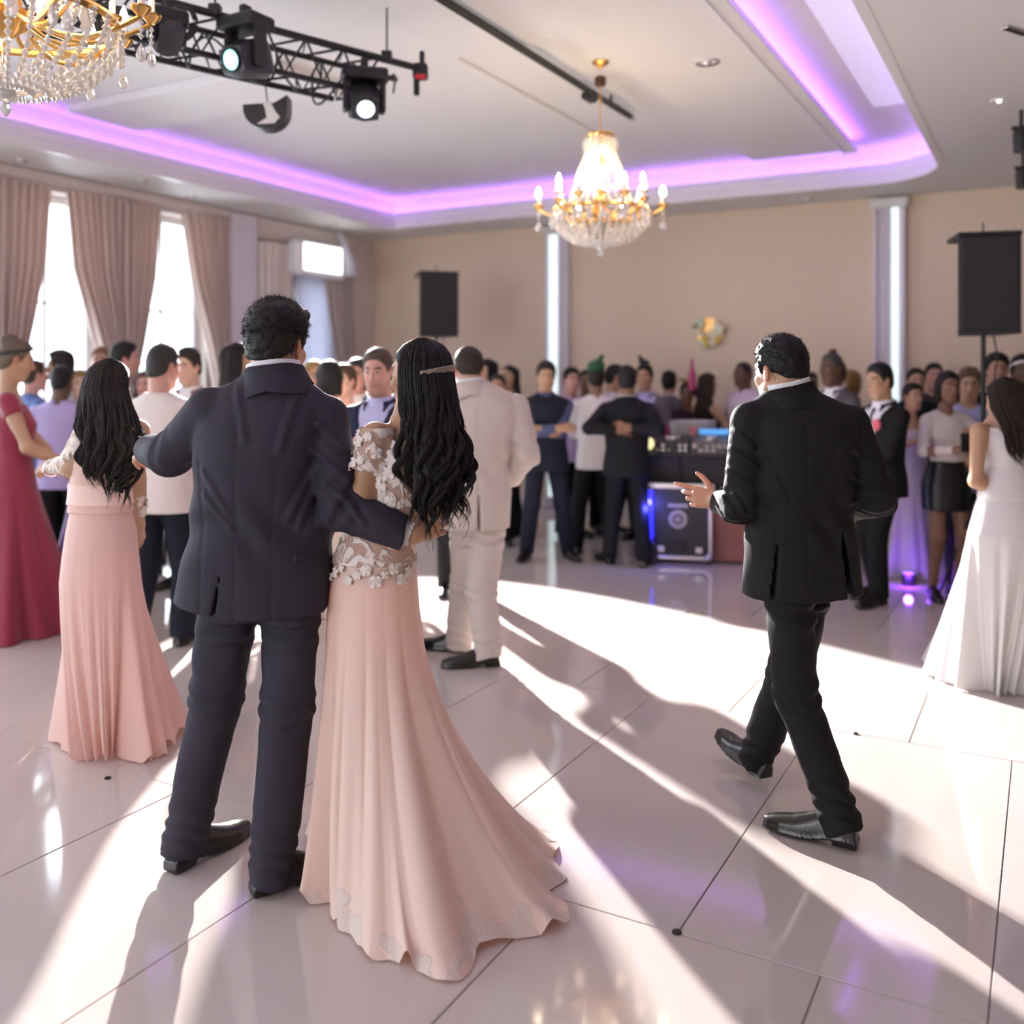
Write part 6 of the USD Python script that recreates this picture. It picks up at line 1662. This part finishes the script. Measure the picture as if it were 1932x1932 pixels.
hug = crowd('man in a dark suit seen from behind with hands clasped on his back', 1183, 690, 8.15, 6, skin='brown', top='suit', c1=(.011, .012, .017), hair=dict(col=HB, thick=.010), R=((.02, -.20, 1.17), (1, -.3, -.2)), L=((-.08, -.19, 1.15), (-1, -.3, -.2)), build=1.06, rh=dict(d=(-.9, -.1, .25), n=(0, 1, 0), curl=.5), lh=dict(d=(.9, -.1, .2), n=(0, 1, 0), curl=.5), legs={'L': ((-.15, .05, .09), (0, 1, 0), (-.5, .9)), 'R': ((.14, -.06, .09), (0, 1, 0), (.15, 1))})
crowd('man with tall swept-up dark hair and lilac shirt behind the booth', 1217, 688, 9.5, 205, skin='tan', top='suit', c1=(.13, .11, .14), shirt=(.52, .48, .80), chest=.14, c2=BK, hair=dict(kind='short', col=HB, thick=.014, top=.012, tuft='black', tuftcol=(.012, .012, .014)))
crowd('guest in a grey blue jacket behind the booth', 1262, 700, 10.0, 20, skin='tan', top='suit', c1=(.14, .15, .20), hair=dict(col=HB, thick=.012))
bt_ = crowd('guest in dark clothes raising a magenta bottle behind the booth', 1296, 722, 9.8, 185, skin='brown', top='shirt', c1=(.05, .02, .04), c2=BK, hair=dict(col=HB, thick=.012), R='down', L=((-.02, .24, 1.50), (-1, .1, -.8)))
c = maroon.t  # keep linters quiet
wp = bt_.j['wrL']; a_ = math.radians(-185); cx_, sx_ = math.cos(a_), math.sin(a_)
wpw = np.array([bt_.t.GetPrim().GetAttribute('xformOp:translate').Get()[0] + cx_ * wp[0] - sx_ * wp[1], bt_.t.GetPrim().GetAttribute('xformOp:translate').Get()[1] + sx_ * wp[0] + cx_ * wp[1], wp[2]])
t = thing('bottle', 'magenta bottle held up above the booth', 'bottle', wpw + np.array([0, -.05, .02]))
obj('glass_body', lathe([(0, -.06), (.036, -.06), (.038, .10), (.016, .17), (.014, .23), (0, .23)], 18), M('bottle_magenta', (.45, .03, .16), .25), t); obj('cap', lathe([(0, .225), (.017, .225), (.017, .25), (0, .252)], 14), M('bottle_cap', (.5, .05, .2), .4), t)
crowd('woman in a black sleeveless top with long brown hair behind the booth', 1334, 702, 9.6, 62, sex='f', skin='tan', top='dress', bottom='gown', hair=dict(kind='long', col=(.035, .022, .016), zend=1.28, w=1.0, half=1.6), L=((-.20, .12, 1.0), (-1, -.4, 0)), R='hold', gown=gown_simple(BK, 1.6, .3, seed=9, top=(1.0, 1.40)))
crowd('man in a loose lilac white shirt facing left behind the booth', 1404, 681, 9.5, -120, skin='dark', top='shirt', c1=(.66, .56, .70), c2=BK, hair=dict(col=HB, thick=.004, top=0), build=1.12)
# right of the black suit
crowd('man in a grey suit behind the striding man\'s right shoulder', 1572, 666, 7.9, -118, skin='dark', top='suit', c1=(.10, .09, .10), chest=.10, hair=dict(col=(.05, .045, .045), thick=.004), head=(0, 6, 0))
crowd('woman with a tall auburn updo behind the grey suit', 1577, 678, 8.7, -100, sex='f', skin='dark', top='dress', bottom='gown', hair=dict(kind='tall', col=(.07, .03, .012), thick=.016), gown=gown_simple((.35, .25, .12), 1.6, .28, seed=12))
crowd('guest with golden hair between the grey suit and the pilaster', 1607, 698, 9.0, -60, sex='f', skin='tan', top='top', c1=(.35, .24, .1), c2=BK, hair=dict(kind='bob', col=(.26, .15, .05)))
crowd('small guest left of the grey suit, far back', 1527, 702, 9.4, 170, skin='dark', top='shirt', c1=(.4, .3, .3), c2=BK, hair=dict(col=HB, thick=.008))
bout = crowd('man in a black suit with a pink boutonniere standing in profile', 1663, 686, 6.85, -112, skin='tan', top='suit', c1=BK, chest=.115, shirt=(.78, .76, .84), tie=(.01, .01, .012), hair=dict(col=HB, thick=.013, top=.012), head=(0, 8, 0), L='front', R=((.16, .12, .92), (1, -.6, 0)), legs={'L': ((-.09, .10, .09), (0, 1, 0), (-.2, 1)), 'R': ((.10, -.06, .09), (0, 1, 0), (.1, 1))})
for k in range(7):
    a = 2 * PI * k / 7; obj('boutonniere_petal', ball(np.array([-.085 + .022 * math.cos(a) * (k > 0), .125 + .01 * (k == 0), 1.26 + .026 * math.sin(a) * (k > 0)]), .019, 1), M('rose_pink', (.75, .16, .22), .5), bout.t, smooth=True)
crowd('bearded man in a black shirt behind the lilac gown', 1727, 694, 8.4, -172, skin='tan', top='shirt', c1=(.01, .014, .016), c2=BK, hair=dict(col=HB, thick=.010, top=.008), beard=.5)
crowd('man with a high forehead behind the white jacket woman', 1761, 685, 8.9, -170, skin='rosy', top='shirt', c1=(.05, .04, .04), c2=BK, hair=dict(col=HB, thick=.008))
lil = crowd('woman in a long lilac white gown holding a tan clutch', 1720, 722, 7.8, 168, sex='f', skin='tan', top='dress', bottom='gown', hair=dict(kind='bun', col=HB), L=((-.03, .25, 1.14), (-1, -.3, -.5)), R=((.08, .24, 1.10), (1, -.3, -.5)), gown=gown_simple((.66, .58, .70), 1.62, .28, seed=14, top=(1.0, 1.36)))
jm = lil.j; m = ball((0, 0, 0), 1.0, 2); m.apply_scale([.13, .035, .085]); m.apply_translation(jm['wrL'] + np.array([0, .06, .03])); obj('clutch', m, M('clutch_tan', (.42, .27, .17), .5), lil.t, smooth=True)
wj = crowd('dark-skinned woman in a white jacket and black leather skirt holding a phone', 1786, 700, 6.95, 176, sex='f', skin='brown', top='top', c1=(.72, .66, .62), bottom='short', c2=(.010, .010, .013), L=((-.10, .30, 1.16), (-1, -.4, -.5)), R='phone', hair=dict(kind='bob', col=HB, thick=.012))
m = box(-.035, .035, -.006, .006, -.06, .07, .004); m.apply_translation(wj.j['wrR'] + np.array([-.02, .09, .05])); ph = obj('phone', m, M('phone_black', (.01, .01, .012), .2), wj.t)
crowd('dark-haired guest low between the white jacket and the blue shirt', 1787, 710, 8.3, 190, skin='brown', top='shirt', c1=(.03, .03, .03), c2=BK, hair=dict(col=HB, thick=.014))
crowd('man in a pale blue lilac shirt with light brown hair on the right', 1828, 695, 7.2, -160, skin='tan', top='shirt', c1=(.38, .40, .64), c2=BK, L=((-.02, .32, 1.18), (-1, -.3, -.5)), R='hold', hair=dict(col=(.12, .075, .04), thick=.014, top=.014), head=(0, 10, 0))
crowd('tall man with thick black hair behind the white gown', 1880, 668, 7.6, -165, skin='tan', top='suit', c1=BK, hair=dict(col=HB, thick=.018, top=.014))
crowd('guest with a white headband and black hair at the right frame edge', 1930, 672, 7.2, -160, sex='f', skin='dark', top='top', c1=BK, c2=BK, hair=dict(kind='headband', col=HB, thick=.018, top=.02, band='white', bandcol=(.75, .68, .68)))
